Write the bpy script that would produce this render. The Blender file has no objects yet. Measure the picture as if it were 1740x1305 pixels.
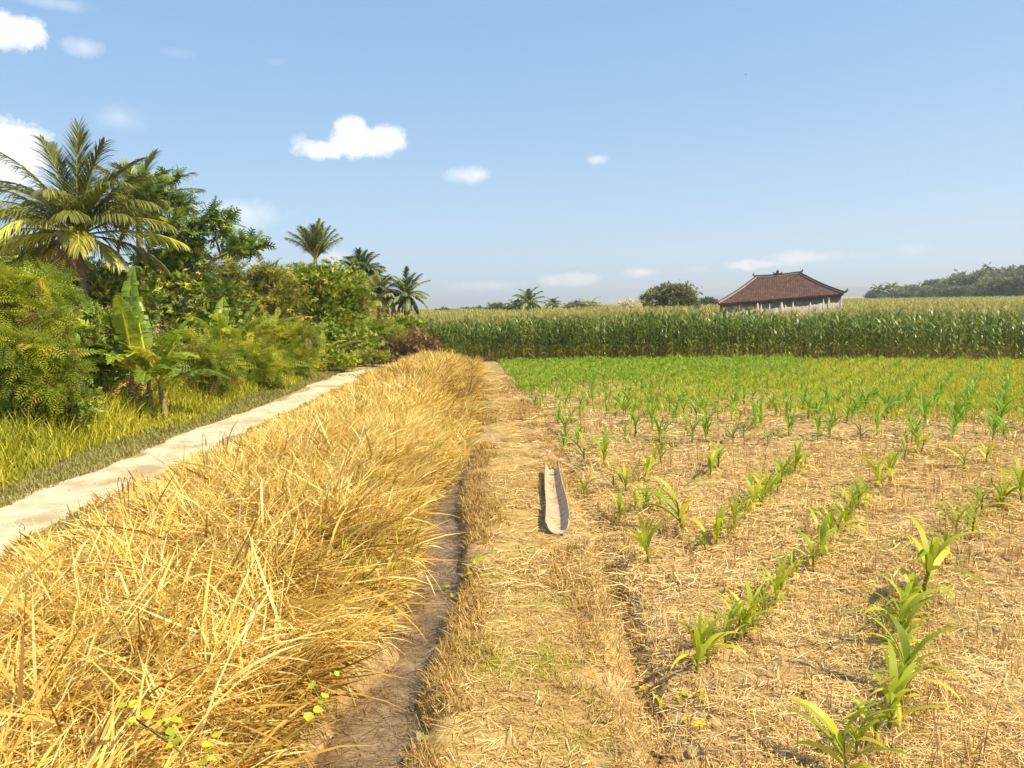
import bpy, math, random
import numpy as np
from mathutils import Vector, Matrix, Euler
R = math.radians
rs = np.random.RandomState(7)
random.seed(7)
sc = bpy.context.scene
col = sc.collection

# ------------------------------------------------------------------ camera
F_PX = 1270.0
CAM_H = 2.0
PITCH = 6.0
ROLL = 1.6
cam_d = bpy.data.cameras.new('camera')
cam_d.sensor_width = 36.0
cam_d.lens = 36.0 * F_PX / 1740.0
cam_d.clip_start = 0.05
cam_d.clip_end = 20000
cam = bpy.data.objects.new('camera', cam_d)
col.objects.link(cam)
CAM_M = Matrix.Rotation(R(90 - PITCH), 4, 'X') @ Matrix.Rotation(R(-ROLL), 4, 'Z')
CAM_M = Matrix.Translation((0, 0, CAM_H)) @ CAM_M
cam.matrix_world = CAM_M
sc.camera = cam

def pdir(px, py):
    v = Vector(((px - 870) / F_PX, -(py - 652.5) / F_PX, -1.0))
    return (CAM_M.to_3x3() @ v)

def at(px, py, d):
    """point seen at photo pixel, at axis depth d metres"""
    v = pdir(px, py) * d
    return Vector((v.x, v.y, v.z + CAM_H))

def gnd(px, py, z=0.0):
    v = pdir(px, py)
    t = (z - CAM_H) / v.z
    return Vector((v.x * t, v.y * t, z))

# ------------------------------------------------------------------ light
SUN_EL, SUN_AZ = 52.0, -24.0          # azimuth measured from +X towards +Y
sd = Vector((math.cos(R(SUN_EL)) * math.cos(R(SUN_AZ)), math.cos(R(SUN_EL)) * math.sin(R(SUN_AZ)), math.sin(R(SUN_EL))))
sl = bpy.data.lights.new('sun', 'SUN')
sl.energy = 4.7
sl.angle = R(0.5)
sl.color = (1.0, 0.88, 0.64)
so = bpy.data.objects.new('sun', sl)
col.objects.link(so)
so.rotation_euler = sd.to_track_quat('Z', 'Y').to_euler()

w = bpy.data.worlds.new('World')
sc.world = w
w.use_nodes = True
nt = w.node_tree
N, L = nt.nodes, nt.links
N.clear()
out = N.new('ShaderNodeOutputWorld')
bg = N.new('ShaderNodeBackground')
sky = N.new('ShaderNodeTexSky')
sky.sky_type = 'NISHITA'
sky.sun_disc = False
sky.sun_elevation = R(SUN_EL)
sky.sun_rotation = R(90 - SUN_AZ)
sky.air_density = 1.0
sky.dust_density = 1.0
sky.ozone_density = 1.4
bg.inputs['Strength'].default_value = 0.108
tc = N.new('ShaderNodeTexCoord')

def vm(op, a=None, b=None):
    n = N.new('ShaderNodeVectorMath'); n.operation = op
    for i, s in enumerate((a, b)):
        if s is None: continue
        if hasattr(s, 'type') and hasattr(s, 'node'): L.new(s, n.inputs[i])
        else: n.inputs[i].default_value = s
    return n
def mm(op, a=None, b=None, c=None, clamp=False):
    n = N.new('ShaderNodeMath'); n.operation = op; n.use_clamp = clamp
    for i, s in enumerate((a, b, c)):
        if s is None: continue
        if hasattr(s, 'type') and hasattr(s, 'node'): L.new(s, n.inputs[i])
        else: n.inputs[i].default_value = s
    return n.outputs[0]
nz = N.new('ShaderNodeTexNoise'); nz.inputs['Scale'].default_value = 22; nz.inputs['Detail'].default_value = 8
nz.inputs['Roughness'].default_value = 0.7
L.new(tc.outputs['Generated'], nz.inputs['Vector'])
noise = mm('MULTIPLY', mm('SUBTRACT', nz.outputs['Fac'], 0.5), 3.6)
# each cloud of the day: where it stands in the sky (direction), its two radii, its density
CL = [(612, 242, 66, 30, 1.0), (652, 236, 38, 27, 1.0), (598, 222, 32, 24, 1.0), (548, 254, 50, 18, .8), (510, 243, 16, 16, .35),
      (797, 297, 44, 14, .55), (1015, 271, 20, 9, .5), (15, 54, 55, 26, .85), (142, 80, 34, 15, .38), (15, 262, 62, 62, .85),
      (205, 200, 36, 22, .22), (270, 302, 34, 14, .4), (405, 362, 80, 26, .45), (570, 437, 22, 14, .45), (340, 455, 60, 20, .45),
      (835, 487, 75, 12, .7), (970, 475, 60, 13, .75), (1085, 463, 34, 9, .7), (1275, 450, 46, 10, .8), (1370, 438, 90, 13, .5),
      (1560, 423, 26, 11, .22), (90, 5, 60, 10, .25), (300, 90, 26, 9, .12), (1180, 458, 30, 6, .3), (470, 105, 20, 6, .12)]
tot = None
for (px, py, rx, ry, op) in CL:
    d0 = pdir(px, py).normalized()
    U = Vector((d0.y, -d0.x, 0)).normalized()
    V = U.cross(d0).normalized()
    sz = F_PX * pdir(px, py).length
    a, b = rx / F_PX, ry / F_PX
    u = vm('DOT_PRODUCT', tc.outputs['Generated'], tuple(U / a)).outputs['Value']
    v = vm('DOT_PRODUCT', tc.outputs['Generated'], tuple(V / b)).outputs['Value']
    r2 = mm('ADD', mm('MULTIPLY', u, u), mm('MULTIPLY', v, v))
    fr = vm('DOT_PRODUCT', tc.outputs['Generated'], tuple(d0)).outputs['Value']
    m = mm('SUBTRACT', 1.0, mm('SQRT', r2))
    m = mm('ADD', m, mm('MULTIPLY', noise, 0.42 if op > .95 else .6))
    soft = 2.2 if op > .7 else 1.05
    m = mm('MULTIPLY', m, soft, clamp=True)
    m = mm('MULTIPLY', mm('MULTIPLY', m, mm('GREATER_THAN', fr, 0.5)), op)
    tot = m if tot is None else mm('MAXIMUM', tot, m)
# a warm, milky day: the sky itself slightly greyed
tint = N.new('ShaderNodeMix'); tint.data_type = 'RGBA'; tint.blend_type = 'MIX'
tint.inputs['Factor'].default_value = 0.6
tint.inputs['B'].default_value = (1.9, 3.7, 6.1, 1)
L.new(sky.outputs['Color'], tint.inputs['A'])
mx = N.new('ShaderNodeMix'); mx.data_type = 'RGBA'
mx.inputs['B'].default_value = (9.4, 8.9, 8.3, 1)
hor = N.new('ShaderNodeMix'); hor.data_type = 'RGBA'; hor.inputs['B'].default_value = (4.7, 6.0, 6.9, 1)
sep = N.new('ShaderNodeSeparateXYZ'); L.new(tc.outputs['Generated'], sep.inputs[0])
L.new(mm('MULTIPLY', mm('POWER', mm('SUBTRACT', 1.0, mm('ABSOLUTE', sep.outputs['Z'])), 7.0), .8), hor.inputs['Factor'])
L.new(tint.outputs['Result'], hor.inputs['A'])
L.new(hor.outputs['Result'], mx.inputs['A'])
cs = N.new('ShaderNodeMix'); cs.data_type = 'RGBA'; cs.inputs['A'].default_value = (7.4, 7.3, 7.4, 1); cs.inputs['B'].default_value = (9.6, 9.1, 8.5, 1)
n5 = N.new('ShaderNodeTexNoise'); n5.inputs['Scale'].default_value = 34; n5.inputs['Detail'].default_value = 6; L.new(tc.outputs['Generated'], n5.inputs['Vector'])
L.new(mm('MULTIPLY_ADD', n5.outputs['Fac'], 4.0, -1.4, clamp=True), cs.inputs['Factor']); L.new(cs.outputs['Result'], mx.inputs['B'])
L.new(mm('MULTIPLY', tot, 0.95), mx.inputs['Factor'])
L.new(mx.outputs['Result'], bg.inputs['Color'])
L.new(bg.outputs[0], out.inputs['Surface'])

sc.view_settings.view_transform = 'Standard'
sc.view_settings.look = 'None'
sc.view_settings.gamma = 1.0
sc.view_settings.exposure = 0.55
sc.render.engine = 'CYCLES'
sc.cycles.max_bounces = 6
sc.cycles.diffuse_bounces = 3
sc.cycles.transmission_bounces = 3
sc.cycles.transparent_max_bounces = 6

# ------------------------------------------------------------------ helpers
def tag(o, label=None, cat=None, group=None, kind=None):
    if label: o['label'] = label
    if cat: o['category'] = cat
    if group: o['group'] = group
    if kind: o['kind'] = kind
    return o

def empty(name, loc, rz=0.0):
    o = bpy.data.objects.new(name, None)
    o.empty_display_size = 0.2
    col.objects.link(o)
    o.location = loc
    o.rotation_euler = (0, 0, rz)
    return o

class MB:
    """collects numpy pieces (verts, quads, tint value) into one mesh"""
    def __init__(s): s.V = []; s.F = []; s.A = []; s.M = []; s.n = 0
    def add(s, V, Fq, A=None, mi=0):
        V = np.asarray(V, float).reshape(-1, 3); Fq = np.asarray(Fq, int)
        if A is None: A = np.full(len(V), .5)
        s.V.append(V); s.F.append(Fq + s.n); s.A.append(np.broadcast_to(A, (len(V),)).astype(float)); s.M.append(np.full(len(Fq), mi)); s.n += len(V)
    def mesh(s, name, mats, smooth=False):
        V = np.concatenate(s.V); A = np.concatenate(s.A)
        F4 = [f for f in s.F if f.shape[1] == 4]; F3 = [f for f in s.F if f.shape[1] == 3]
        M4 = [m for f, m in zip(s.F, s.M) if f.shape[1] == 4]; M3 = [m for f, m in zip(s.F, s.M) if f.shape[1] == 3]
        me = bpy.data.meshes.new(name)
        q = np.concatenate(F4) if F4 else np.zeros((0, 4), int)
        t = np.concatenate(F3) if F3 else np.zeros((0, 3), int)
        me.vertices.add(len(V)); me.vertices.foreach_set('co', V.astype(np.float32).ravel())
        me.loops.add(len(q) * 4 + len(t) * 3)
        me.loops.foreach_set('vertex_index', np.concatenate([q.ravel(), t.ravel()]).astype(np.int32))
        me.polygons.add(len(q) + len(t))
        st = np.concatenate([np.arange(len(q)) * 4, len(q) * 4 + np.arange(len(t)) * 3]).astype(np.int32)
        me.polygons.foreach_set('loop_start', st)
        mi = np.concatenate((M4 or [np.zeros(0)]) + (M3 or [np.zeros(0)])).astype(np.int32)
        me.polygons.foreach_set('material_index', mi)
        if smooth: me.polygons.foreach_set('use_smooth', np.ones(len(q) + len(t), bool))
        at_ = me.attributes.new('tone', 'FLOAT', 'POINT'); at_.data.foreach_set('value', A.astype(np.float32))
        for m in (mats if isinstance(mats, (list, tuple)) else [mats]): me.materials.append(m)
        me.update(calc_edges=True)
        return me
    def build(s, name, mats, parent=None, smooth=False, loc=None):
        o = bpy.data.objects.new(name, s.mesh(name, mats, smooth))
        col.objects.link(o)
        if parent is not None: o.parent = parent
        if loc is not None: o.location = loc
        return o

def blades(mb, P, az, tilt, bend, Ln, W, segs=4, roll=0.0, prof=None, tone=None, mi=0, bpow=1.0):
    """ribbons: each starts at P, heads az, leans tilt from vertical and bends further by bend"""
    P = np.asarray(P, float).reshape(-1, 3); n = len(P)
    f = lambda a: np.broadcast_to(np.asarray(a, float), (n,))
    az, tilt, bend, Ln, W, roll = map(f, (az, tilt, bend, Ln, W, roll))
    if prof is None: prof = np.array([0.55, 1.0, 0.9, 0.62, 0.08]) if segs == 4 else np.interp(np.linspace(0, 1, segs + 1), [0, .25, .6, 1], [.55, 1, .85, .05])
    V = np.zeros((n, segs + 1, 2, 3)); pos = P.copy()
    ca, sa = np.cos(az), np.sin(az)
    side0 = np.stack([-sa, ca, 0 * ca], 1)
    for k in range(segs + 1):
        th = tilt + bend * ((min(k, segs) / segs) ** bpow)
        T = np.stack([np.sin(th) * ca, np.sin(th) * sa, np.cos(th)], 1)
        Nn = np.cross(side0, T)
        s = side0 * np.cos(roll)[:, None] + Nn * np.sin(roll)[:, None]
        hw = (W * prof[k] * .5)[:, None]
        V[:, k, 0] = pos - s * hw; V[:, k, 1] = pos + s * hw
        pos = pos + T * (Ln / segs)[:, None]
    base = (np.arange(n) * (segs + 1) * 2)[:, None]
    k = np.arange(segs)[None, :] * 2
    q = np.stack([base + k, base + k + 1, base + k + 3, base + k + 2], -1).reshape(-1, 4)
    if tone is None: tone = rs.rand(n)
    mb.add(V.reshape(-1, 3), q, np.repeat(f(tone), (segs + 1) * 2), mi)

def frames(D, spin):
    """rotation matrices whose local Y points along D, spun about it"""
    D = D / (np.linalg.norm(D, axis=1, keepdims=True) + 1e-9)
    up = np.tile(np.array([0., 0., 1.]), (len(D), 1)); bad = np.abs(D[:, 2]) > .97; up[bad] = (1, 0, 0)
    X = np.cross(D, up); X /= np.linalg.norm(X, axis=1, keepdims=True)
    Z = np.cross(X, D)
    c, s = np.cos(spin)[:, None], np.sin(spin)[:, None]
    X2 = X * c + Z * s; Z2 = -X * s + Z * c
    return np.stack([X2, D, Z2], 2)

def inst(mb, tmpl, Rm, T, S, tone, mi=0):
    tV, tF = tmpl; n, k = len(T), len(tV)
    S = np.broadcast_to(np.asarray(S, float), (n,))
    V = np.einsum('nij,kj->nki', Rm, tV) * S[:, None, None] + T[:, None, :]
    Fq = (tF[None] + (np.arange(n) * k)[:, None, None]).reshape(-1, tF.shape[1])
    mb.add(V.reshape(-1, 3), Fq, np.repeat(np.broadcast_to(tone, (n,)), k), mi)

def tube(mb, pts, rad, n=7, tone=.5, mi=0, rough=0.0):
    pts = [Vector(p) for p in pts]; m = len(pts)
    if np.isscalar(rad): rad = [rad] * m
    V = []; ref = Vector((0.31, 0.9, 0.2))
    for i, p in enumerate(pts):
        t = (pts[min(i + 1, m - 1)] - pts[max(i - 1, 0)]).normalized()
        a = t.cross(ref)
        if a.length < .05: a = t.cross(Vector((1, 0, 0)))
        a.normalize(); b = t.cross(a)
        for j in range(n):
            an = 2 * math.pi * j / n; r = rad[i] * (1 + rough * (random.random() - .5))
            V.append(p + (a * math.cos(an) + b * math.sin(an)) * r)
    Fq = [[i * n + j, i * n + (j + 1) % n, (i + 1) * n + (j + 1) % n, (i + 1) * n + j] for i in range(m - 1) for j in range(n)]
    mb.add(np.array([v[:] for v in V]), np.array(Fq), tone, mi)
    c = len(V)
    mb.add(np.array([pts[-1][:]] + [v[:] for v in V[-n:]]), np.array([[0, 1 + j, 1 + (j + 1) % n] for j in range(n)]), tone, mi)

def curve_pts(a, b, sag=0.0, n=6, wob=0.0):
    a, b = Vector(a), Vector(b)
    return [a.lerp(b, i / n) + Vector((0, 0, sag * math.sin(math.pi * i / n))) + Vector((random.uniform(-wob, wob), random.uniform(-wob, wob), 0)) * (1 if 0 < i < n else 0) for i in range(n + 1)]

_P = rs.uniform(-10, 10, (40, 3))
def noise3(p, sc_=1.0, seed=0):
    """cheap smooth noise in about -1..1"""
    x, y, z = (p * sc_).T; r = np.random.RandomState(seed); o = np.zeros(len(x)); amp = 0
    for k in range(7):
        v = r.normal(0, 1, 3); v *= (1 + .5 * k) / np.linalg.norm(v); a = 1 / (1 + .35 * k)
        o += a * np.sin(v[0] * x + v[1] * y + v[2] * z + r.uniform(0, 6.28)); amp += a
    return o / amp * 2

def n2(x, y, sc_=1.0, seed=0):
    return noise3(np.stack([np.ravel(x), np.ravel(y), 0 * np.ravel(x)], 1), sc_, seed).reshape(np.shape(x))

# ------------------------------------------------------------------ ground heights
def sstep(a, b, x):
    t = np.clip((x - a) / (b - a), 0, 1); return t * t * (3 - 2 * t)
def ditch_x(y): return np.interp(y, [1.2, 2.6, 3.3, 3.75, 4.3, 4.9, 5.5, 6.3, 7.6, 9, 14, 24], [-.98, -.84, -.74, -.76, -.64, -.65, -.59, -.63, -.77, -.77, -.9, -1.3]) + .015 * np.sin(np.asarray(y) * 9)
def path_c(y): return np.interp(y, [1, 5, 8, 11.5, 16, 19.5, 24, 27], [.0, .06, .08, -.05, -.27, -.45, -.85, -1.1]) + 0.03 * np.sin(np.asarray(y) * 1.3) + .02 * np.sin(np.asarray(y) * 3.1)
def zg(x, y):
    x = np.asarray(x, float); y = np.asarray(y, float)
    near = np.exp(-np.maximum(y - 6, 0) / 30) * (np.abs(x) < 40)
    z = 0.012 * n2(x, y, 2.2, 1) + 0.02 * n2(x, y, .6, 2)
    e = sstep(30, 24, y)
    dx = ditch_x(y)
    z = z - 0.27 * np.exp(-((x - dx) / ((0.18 + .05 * sstep(4.6, 3.2, y)) * (1 + .22 * n2(x, y, 3.4, 8) + .12 * n2(x, y, 9, 9)))) ** 4) * sstep(12.5, 8.2, y)
    z = z + 0.18 * sstep(-4.5, -2.6, x) * sstep(-.22, -.85, x - dx) * e
    pr = path_c(y) + .52
    z = z - 0.07 * sstep(pr - .06, pr + .1, x)          # the field lies a little below the path
    z = z - 0.075 * np.exp(-((x - pr - .12) / .10) ** 2) * sstep(16, 5, y) * (1 + .5 * n2(x, y, 5, 3))
    z = z + 0.1 * sstep(-5.6, -7.5, x)
    fine = np.clip(1 - (np.hypot(x, y) - 10) / 10, 0, 1)
    fld = sstep(pr - .1, pr + .2, x)
    z = z + fine * (0.014 * n2(x, y, 14, 4) + 0.008 * n2(x, y, 37, 5)) * (0.35 + .9 * fld)
    return z
def zg1(x, y): return float(zg(np.array([x]), np.array([y]))[0])

# ------------------------------------------------------------------ materials
def newmat(name):
    m = bpy.data.materials.new(name); m.use_nodes = True
    n = m.node_tree.nodes; n.clear()
    return m, n, m.node_tree.links
def ramp(n, cols, pos=None):
    r = n.new('ShaderNodeValToRGB'); e = r.color_ramp.elements
    k = len(cols); pos = pos or [i / (k - 1) for i in range(k)]
    while len(e) < k: e.new(.5)
    for i, c in enumerate(cols):
        e[i].position = pos[i]; e[i].color = (*c, 1)
    return r
def leafmat(name, cols, trans=.3, rough=.55, spec=.3, objvar=.12, pos=None, cl=0.0, clscale=1.0):
    m, n, l = newmat(name)
    o = n.new('ShaderNodeOutputMaterial'); p = n.new('ShaderNodeBsdfPrincipled'); t = n.new('ShaderNodeBsdfTranslucent'); x = n.new('ShaderNodeMixShader')
    a = n.new('ShaderNodeAttribute'); a.attribute_name = 'tone'
    r = ramp(n, cols, pos)
    oi = n.new('ShaderNodeObjectInfo')
    s = n.new('ShaderNodeMath'); s.operation = 'MULTIPLY_ADD'; s.inputs[1].default_value = objvar * 2; s.inputs[2].default_value = -objvar
    l.new(oi.outputs['Random'], s.inputs[0])
    ad = n.new('ShaderNodeMath'); ad.operation = 'ADD'; l.new(a.outputs['Fac'], ad.inputs[0]); l.new(s.outputs[0], ad.inputs[1])
    src = ad.outputs[0]
    if cl:
        g = n.new('ShaderNodeNewGeometry'); nz_ = n.new('ShaderNodeTexNoise'); nz_.inputs['Scale'].default_value = clscale; nz_.inputs['Detail'].default_value = 3
        l.new(g.outputs['Position'], nz_.inputs['Vector'])
        ma = n.new('ShaderNodeMath'); ma.operation = 'MULTIPLY_ADD'; ma.inputs[1].default_value = cl * 2; ma.inputs[2].default_value = -cl
        l.new(nz_.outputs['Fac'], ma.inputs[0])
        a2 = n.new('ShaderNodeMath'); a2.operation = 'ADD'; l.new(src, a2.inputs[0]); l.new(ma.outputs[0], a2.inputs[1]); src = a2.outputs[0]
    l.new(src, r.inputs['Fac'])
    l.new(r.outputs[0], p.inputs['Base Color']); l.new(r.outputs[0], t.inputs['Color'])
    p.inputs['Roughness'].default_value = rough; p.inputs['Specular IOR Level'].default_value = spec
    x.inputs[0].default_value = trans
    l.new(p.outputs[0], x.inputs[1]); l.new(t.outputs[0], x.inputs[2]); l.new(x.outputs[0], o.inputs['Surface'])
    return m
def surfmat(name, cols, scale=6.0, rough=.9, detail=10, bump=.4, bscale=None, pos=None, dist=.02, spec=.2, second=None):
    """noise coloured surface in world space; second = (colour, scale, low, high) lays patches of another colour"""
    m, n, l = newmat(name)
    o = n.new('ShaderNodeOutputMaterial'); p = n.new('ShaderNodeBsdfPrincipled')
    g = n.new('ShaderNodeNewGeometry')
    a = n.new('ShaderNodeTexNoise'); a.inputs['Scale'].default_value = scale; a.inputs['Detail'].default_value = detail; a.inputs['Roughness'].default_value = .65
    l.new(g.outputs['Position'], a.inputs['Vector'])
    r = ramp(n, cols, pos or [.3 + .4 * i / (len(cols) - 1) for i in range(len(cols))])
    l.new(a.outputs['Fac'], r.inputs['Fac'])
    c = r.outputs[0]
    if second:
        for (sc2, s2, lo, hi) in second:
            b = n.new('ShaderNodeTexNoise'); b.inputs['Scale'].default_value = s2; b.inputs['Detail'].default_value = 5
            l.new(g.outputs['Position'], b.inputs['Vector'])
            mr = n.new('ShaderNodeMapRange'); mr.inputs['From Min'].default_value = lo; mr.inputs['From Max'].default_value = hi
            l.new(b.outputs['Fac'], mr.inputs['Value'])
            mi = n.new('ShaderNodeMix'); mi.data_type = 'RGBA'; l.new(mr.outputs[0], mi.inputs['Factor']); l.new(c, mi.inputs['A']); mi.inputs['B'].default_value = (*sc2, 1)
            c = mi.outputs['Result']
    l.new(c, p.inputs['Base Color'])
    p.inputs['Roughness'].default_value = rough; p.inputs['Specular IOR Level'].default_value = spec
    if bump:
        b = n.new('ShaderNodeTexNoise'); b.inputs['Scale'].default_value = bscale or scale * 4; b.inputs['Detail'].default_value = 8
        l.new(g.outputs['Position'], b.inputs['Vector'])
        bp = n.new('ShaderNodeBump'); bp.inputs['Strength'].default_value = bump; bp.inputs['Distance'].default_value = dist
        l.new(b.outputs['Fac'], bp.inputs['Height']); l.new(bp.outputs[0], p.inputs['Normal'])
    l.new(p.outputs[0], o.inputs['Surface'])
    return m

M = {}
M['soil'] = surfmat('soil', [(.24, .14, .06), (.42, .275, .12), (.58, .41, .19)], 9, bump=.9, bscale=40, dist=.02,
                    second=[((.30, .27, .07), .5, .52, .7)])
M['track'] = surfmat('track_gravel', [(.46, .34, .20), (.68, .53, .34), (.82, .68, .46)], 3.0, bump=.7, bscale=55, dist=.015,
                     second=[((.82, .68, .47), 22, .58, .72), ((.33, .24, .14), 60, .6, .7), ((.42, .31, .17), .9, .54, .68), ((.45, .31, .17), 1.3, .58, .75)])
M['path'] = surfmat('path_earth', [(.29, .17, .05), (.47, .30, .10), (.62, .42, .16)], 7, bump=.9, bscale=60, dist=.015,
                    second=[((.34, .33, .07), 1.6, .56, .72)])
M['mud'] = surfmat('ditch_mud', [(.13, .08, .04), (.25, .165, .09), (.38, .27, .16)], 6, rough=.22, spec=.5, bump=.6, bscale=26, dist=.012)
M['gold'] = leafmat('dry_grass', [(.26, .13, .025), (.62, .37, .06), (.88, .63, .15), (.95, .84, .40)], .32, .55, .3, 0, pos=[0, .3, .62, 1], cl=.30, clscale=.9)
M['straw'] = leafmat('straw', [(0.297, 0.157, 0.0475), (0.571, 0.354, 0.112), (0.8, 0.542, 0.208), (0.9, 0.729, 0.362)], .1, .7, .2, 0, cl=.25, clscale=1.2)
M['greengrass'] = leafmat('green_grass', [(0.149, 0.166, 0.0162), (0.316, 0.334, 0.0194), (0.592, 0.517, 0.0324), (0.828, 0.75, 0.0972)], .38, .5, .3, 0, cl=.35, clscale=.8)
M['verge'] = leafmat('verge_grass', [(0.162, 0.17, 0.03), (0.288, 0.28, 0.06), (0.414, 0.36, 0.11), (0.495, 0.42, 0.18)], .3, .6, .2, 0, cl=.3, clscale=.8)
M['pathgrass'] = leafmat('trampled_grass', [(0.231, 0.133, 0.0375), (0.441, 0.266, 0.0675), (0.63, 0.408, 0.128), (0.777, 0.551, 0.203)], .2, .7, .2, 0, cl=.3, clscale=1.5)
M['cover'] = leafmat('field_grass', [(.22, .28, .02), (.40, .44, .025), (.56, .55, .035), (.64, .54, .09)], .35, .6, .2, 0, cl=.3, clscale=.5)
M['maizeyoung'] = leafmat('young_maize_leaf', [(0.216, 0.281, 0.02), (0.367, 0.434, 0.025), (0.582, 0.589, 0.04), (0.9, 0.701, 0.08)], .42, .45, .35, .15)
M['maizefar'] = leafmat('far_young_maize_leaf', [(.14, .26, .02), (.23, .40, .03), (.35, .50, .035), (.50, .52, .06)], .42, .5, .3, .12)
M['maizestalk'] = leafmat('maize_stalk', [(.16, .20, .04), (.30, .28, .08)], .1, .5, .3, .2)
M['maize'] = leafmat('tall_maize_leaf', [(0.0926, 0.152, 0.0243), (0.169, 0.242, 0.0365), (0.34, 0.375, 0.0648), (0.649, 0.532, 0.13)], .32, .4, .5, .12, cl=.15, clscale=.3)
M['tassel'] = leafmat('maize_tassel', [(.34, .28, .07), (.52, .43, .12), (.66, .56, .2)], .3, .6, .2, .2)
M['crop'] = leafmat('far_crop', [(.20, .24, .05), (.36, .34, .07), (.50, .44, .11), (.58, .50, .18)], .3, .6, .2, 0, cl=.45, clscale=.12)
M['palm'] = leafmat('palm_leaflet', [(0.107, 0.134, 0.0259), (0.213, 0.231, 0.0346), (0.455, 0.389, 0.0518), (0.828, 0.875, 0.139)], .28, .4, .5, .08)
M['palmfar'] = leafmat('far_palm_leaflet', [(0.12, 0.167, 0.0534), (0.209, 0.262, 0.0762), (0.419, 0.429, 0.107), (0.9, 0.761, 0.229)], .25, .45, .4, .1)
M['deadpalm'] = leafmat('dead_palm_frond', [(.20, .10, .04), (.36, .20, .08), (.52, .33, .15)], .2, .7, .2, .1)
M['banana'] = leafmat('banana_leaf', [(0.0949, 0.154, 0.013), (0.209, 0.308, 0.0216), (0.455, 0.524, 0.0324), (0.854, 0.708, 0.0648)], .45, .35, .5, .15)
M['bananadead'] = leafmat('dead_banana_leaf', [(.45, .25, .05), (.62, .42, .08), (.7, .55, .2)], .3, .7, .2, .2)
M['feather'] = leafmat('feathery_leaf', [(0.117, 0.16, 0.0144), (0.258, 0.319, 0.0192), (0.492, 0.498, 0.0264), (0.891, 0.718, 0.06)], .4, .5, .3, .06, cl=.25, clscale=1.1)
M['broad'] = leafmat('broad_leaf', [(0.106, 0.163, 0.0198), (0.211, 0.298, 0.0297), (0.424, 0.505, 0.0413), (0.9, 0.832, 0.0825)], .3, .4, .5, .06, cl=.2, clscale=1.2)
M['olive'] = leafmat('olive_leaf', [(0.146, 0.164, 0.026), (0.291, 0.308, 0.039), (0.534, 0.483, 0.0585), (0.9, 0.702, 0.13)], .3, .5, .3, .08, cl=.25, clscale=.9)
M['bright'] = leafmat('bright_leaf', [(0.127, 0.182, 0.0144), (0.275, 0.363, 0.0216), (0.507, 0.544, 0.036), (0.845, 0.653, 0.072)], .38, .5, .3, .06, cl=.25, clscale=.9)
M['brown'] = leafmat('withered_leaf', [(.16, .09, .035), (.30, .19, .08), (.46, .32, .15)], .2, .7, .2, .1)
M['fargreen'] = leafmat('far_leaf', [(0.0935, 0.12, 0.056), (0.162, 0.192, 0.08), (0.255, 0.272, 0.112), (0.408, 0.384, 0.192)], .25, .6, .2, .25)
M['flower'] = leafmat('pale_blossom', [(.75, .66, .42), (.85, .78, .58)], .3, .6, .2, .1)
M['yellow'] = leafmat('yellow_petal', [(.8, .55, .02), (.9, .7, .05)], .4, .5, .3, .1)
M['bark'] = surfmat('bark', [(.12, .085, .05), (.22, .165, .10), (.34, .26, .17)], 8, bump=.6, bscale=30)
M['palmbark'] = surfmat('palm_bark', [(.20, .12, .08), (.32, .21, .14), (.44, .31, .22)], 9, bump=.8, bscale=25)
M['pseudo'] = surfmat('banana_stem', [(.16, .11, .05), (.32, .24, .11), (.46, .38, .16)], 10, bump=.4)
M['sheath'] = surfmat('pale_sheath', [(.40, .27, .16), (.52, .38, .23), (.62, .47, .30)], 9, rough=.75, bump=.25, bscale=60, second=[((.26, .18, .11), 14, .58, .72)])
M['darkwood'] = surfmat('dark_seed', [(.16, .09, .05), (.28, .18, .1)], 20, bump=0)
M['hill'] = surfmat('far_hill', [(.06, .09, .05), (.09, .12, .07)], .01, bump=0)

# ------------------------------------------------------------------ ground sheet
def axis(parts):
    v = []
    for a, b, s in parts: v += list(np.arange(a, b, s))
    v.append(parts[-1][1]); return np.array(v)
X = axis([(-6000, -600, 900), (-600, -60, 60), (-60, -12, 4), (-12, -6, .3), (-6, -2, .1), (-2, -1, .05), (-1, 6, .028), (6, 12, .1), (12, 20, .5), (20, 60, 4), (60, 600, 60), (600, 6000, 900)])
Y = axis([(-40, 0, 4), (0, 1.6, .4), (1.6, 8, .03), (8, 14, .06), (14, 28, .15), (28, 60, 2), (60, 600, 45), (600, 9000, 1200)])
def sheet(mb, X, Y, zf):
    gx, gy = np.meshgrid(X, Y); z = zf(gx.ravel(), gy.ravel())
    V = np.stack([gx.ravel(), gy.ravel(), z], 1); nx, ny = len(X), len(Y)
    i = (np.arange(ny - 1)[:, None] * nx + np.arange(nx - 1)[None]).ravel()
    mb.add(V, np.stack([i, i + 1, i + nx + 1, i + nx], 1))
mb = MB(); sheet(mb, X, Y, zg)
tag(mb.build('ground', M['soil'], smooth=True), kind='structure')

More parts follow.
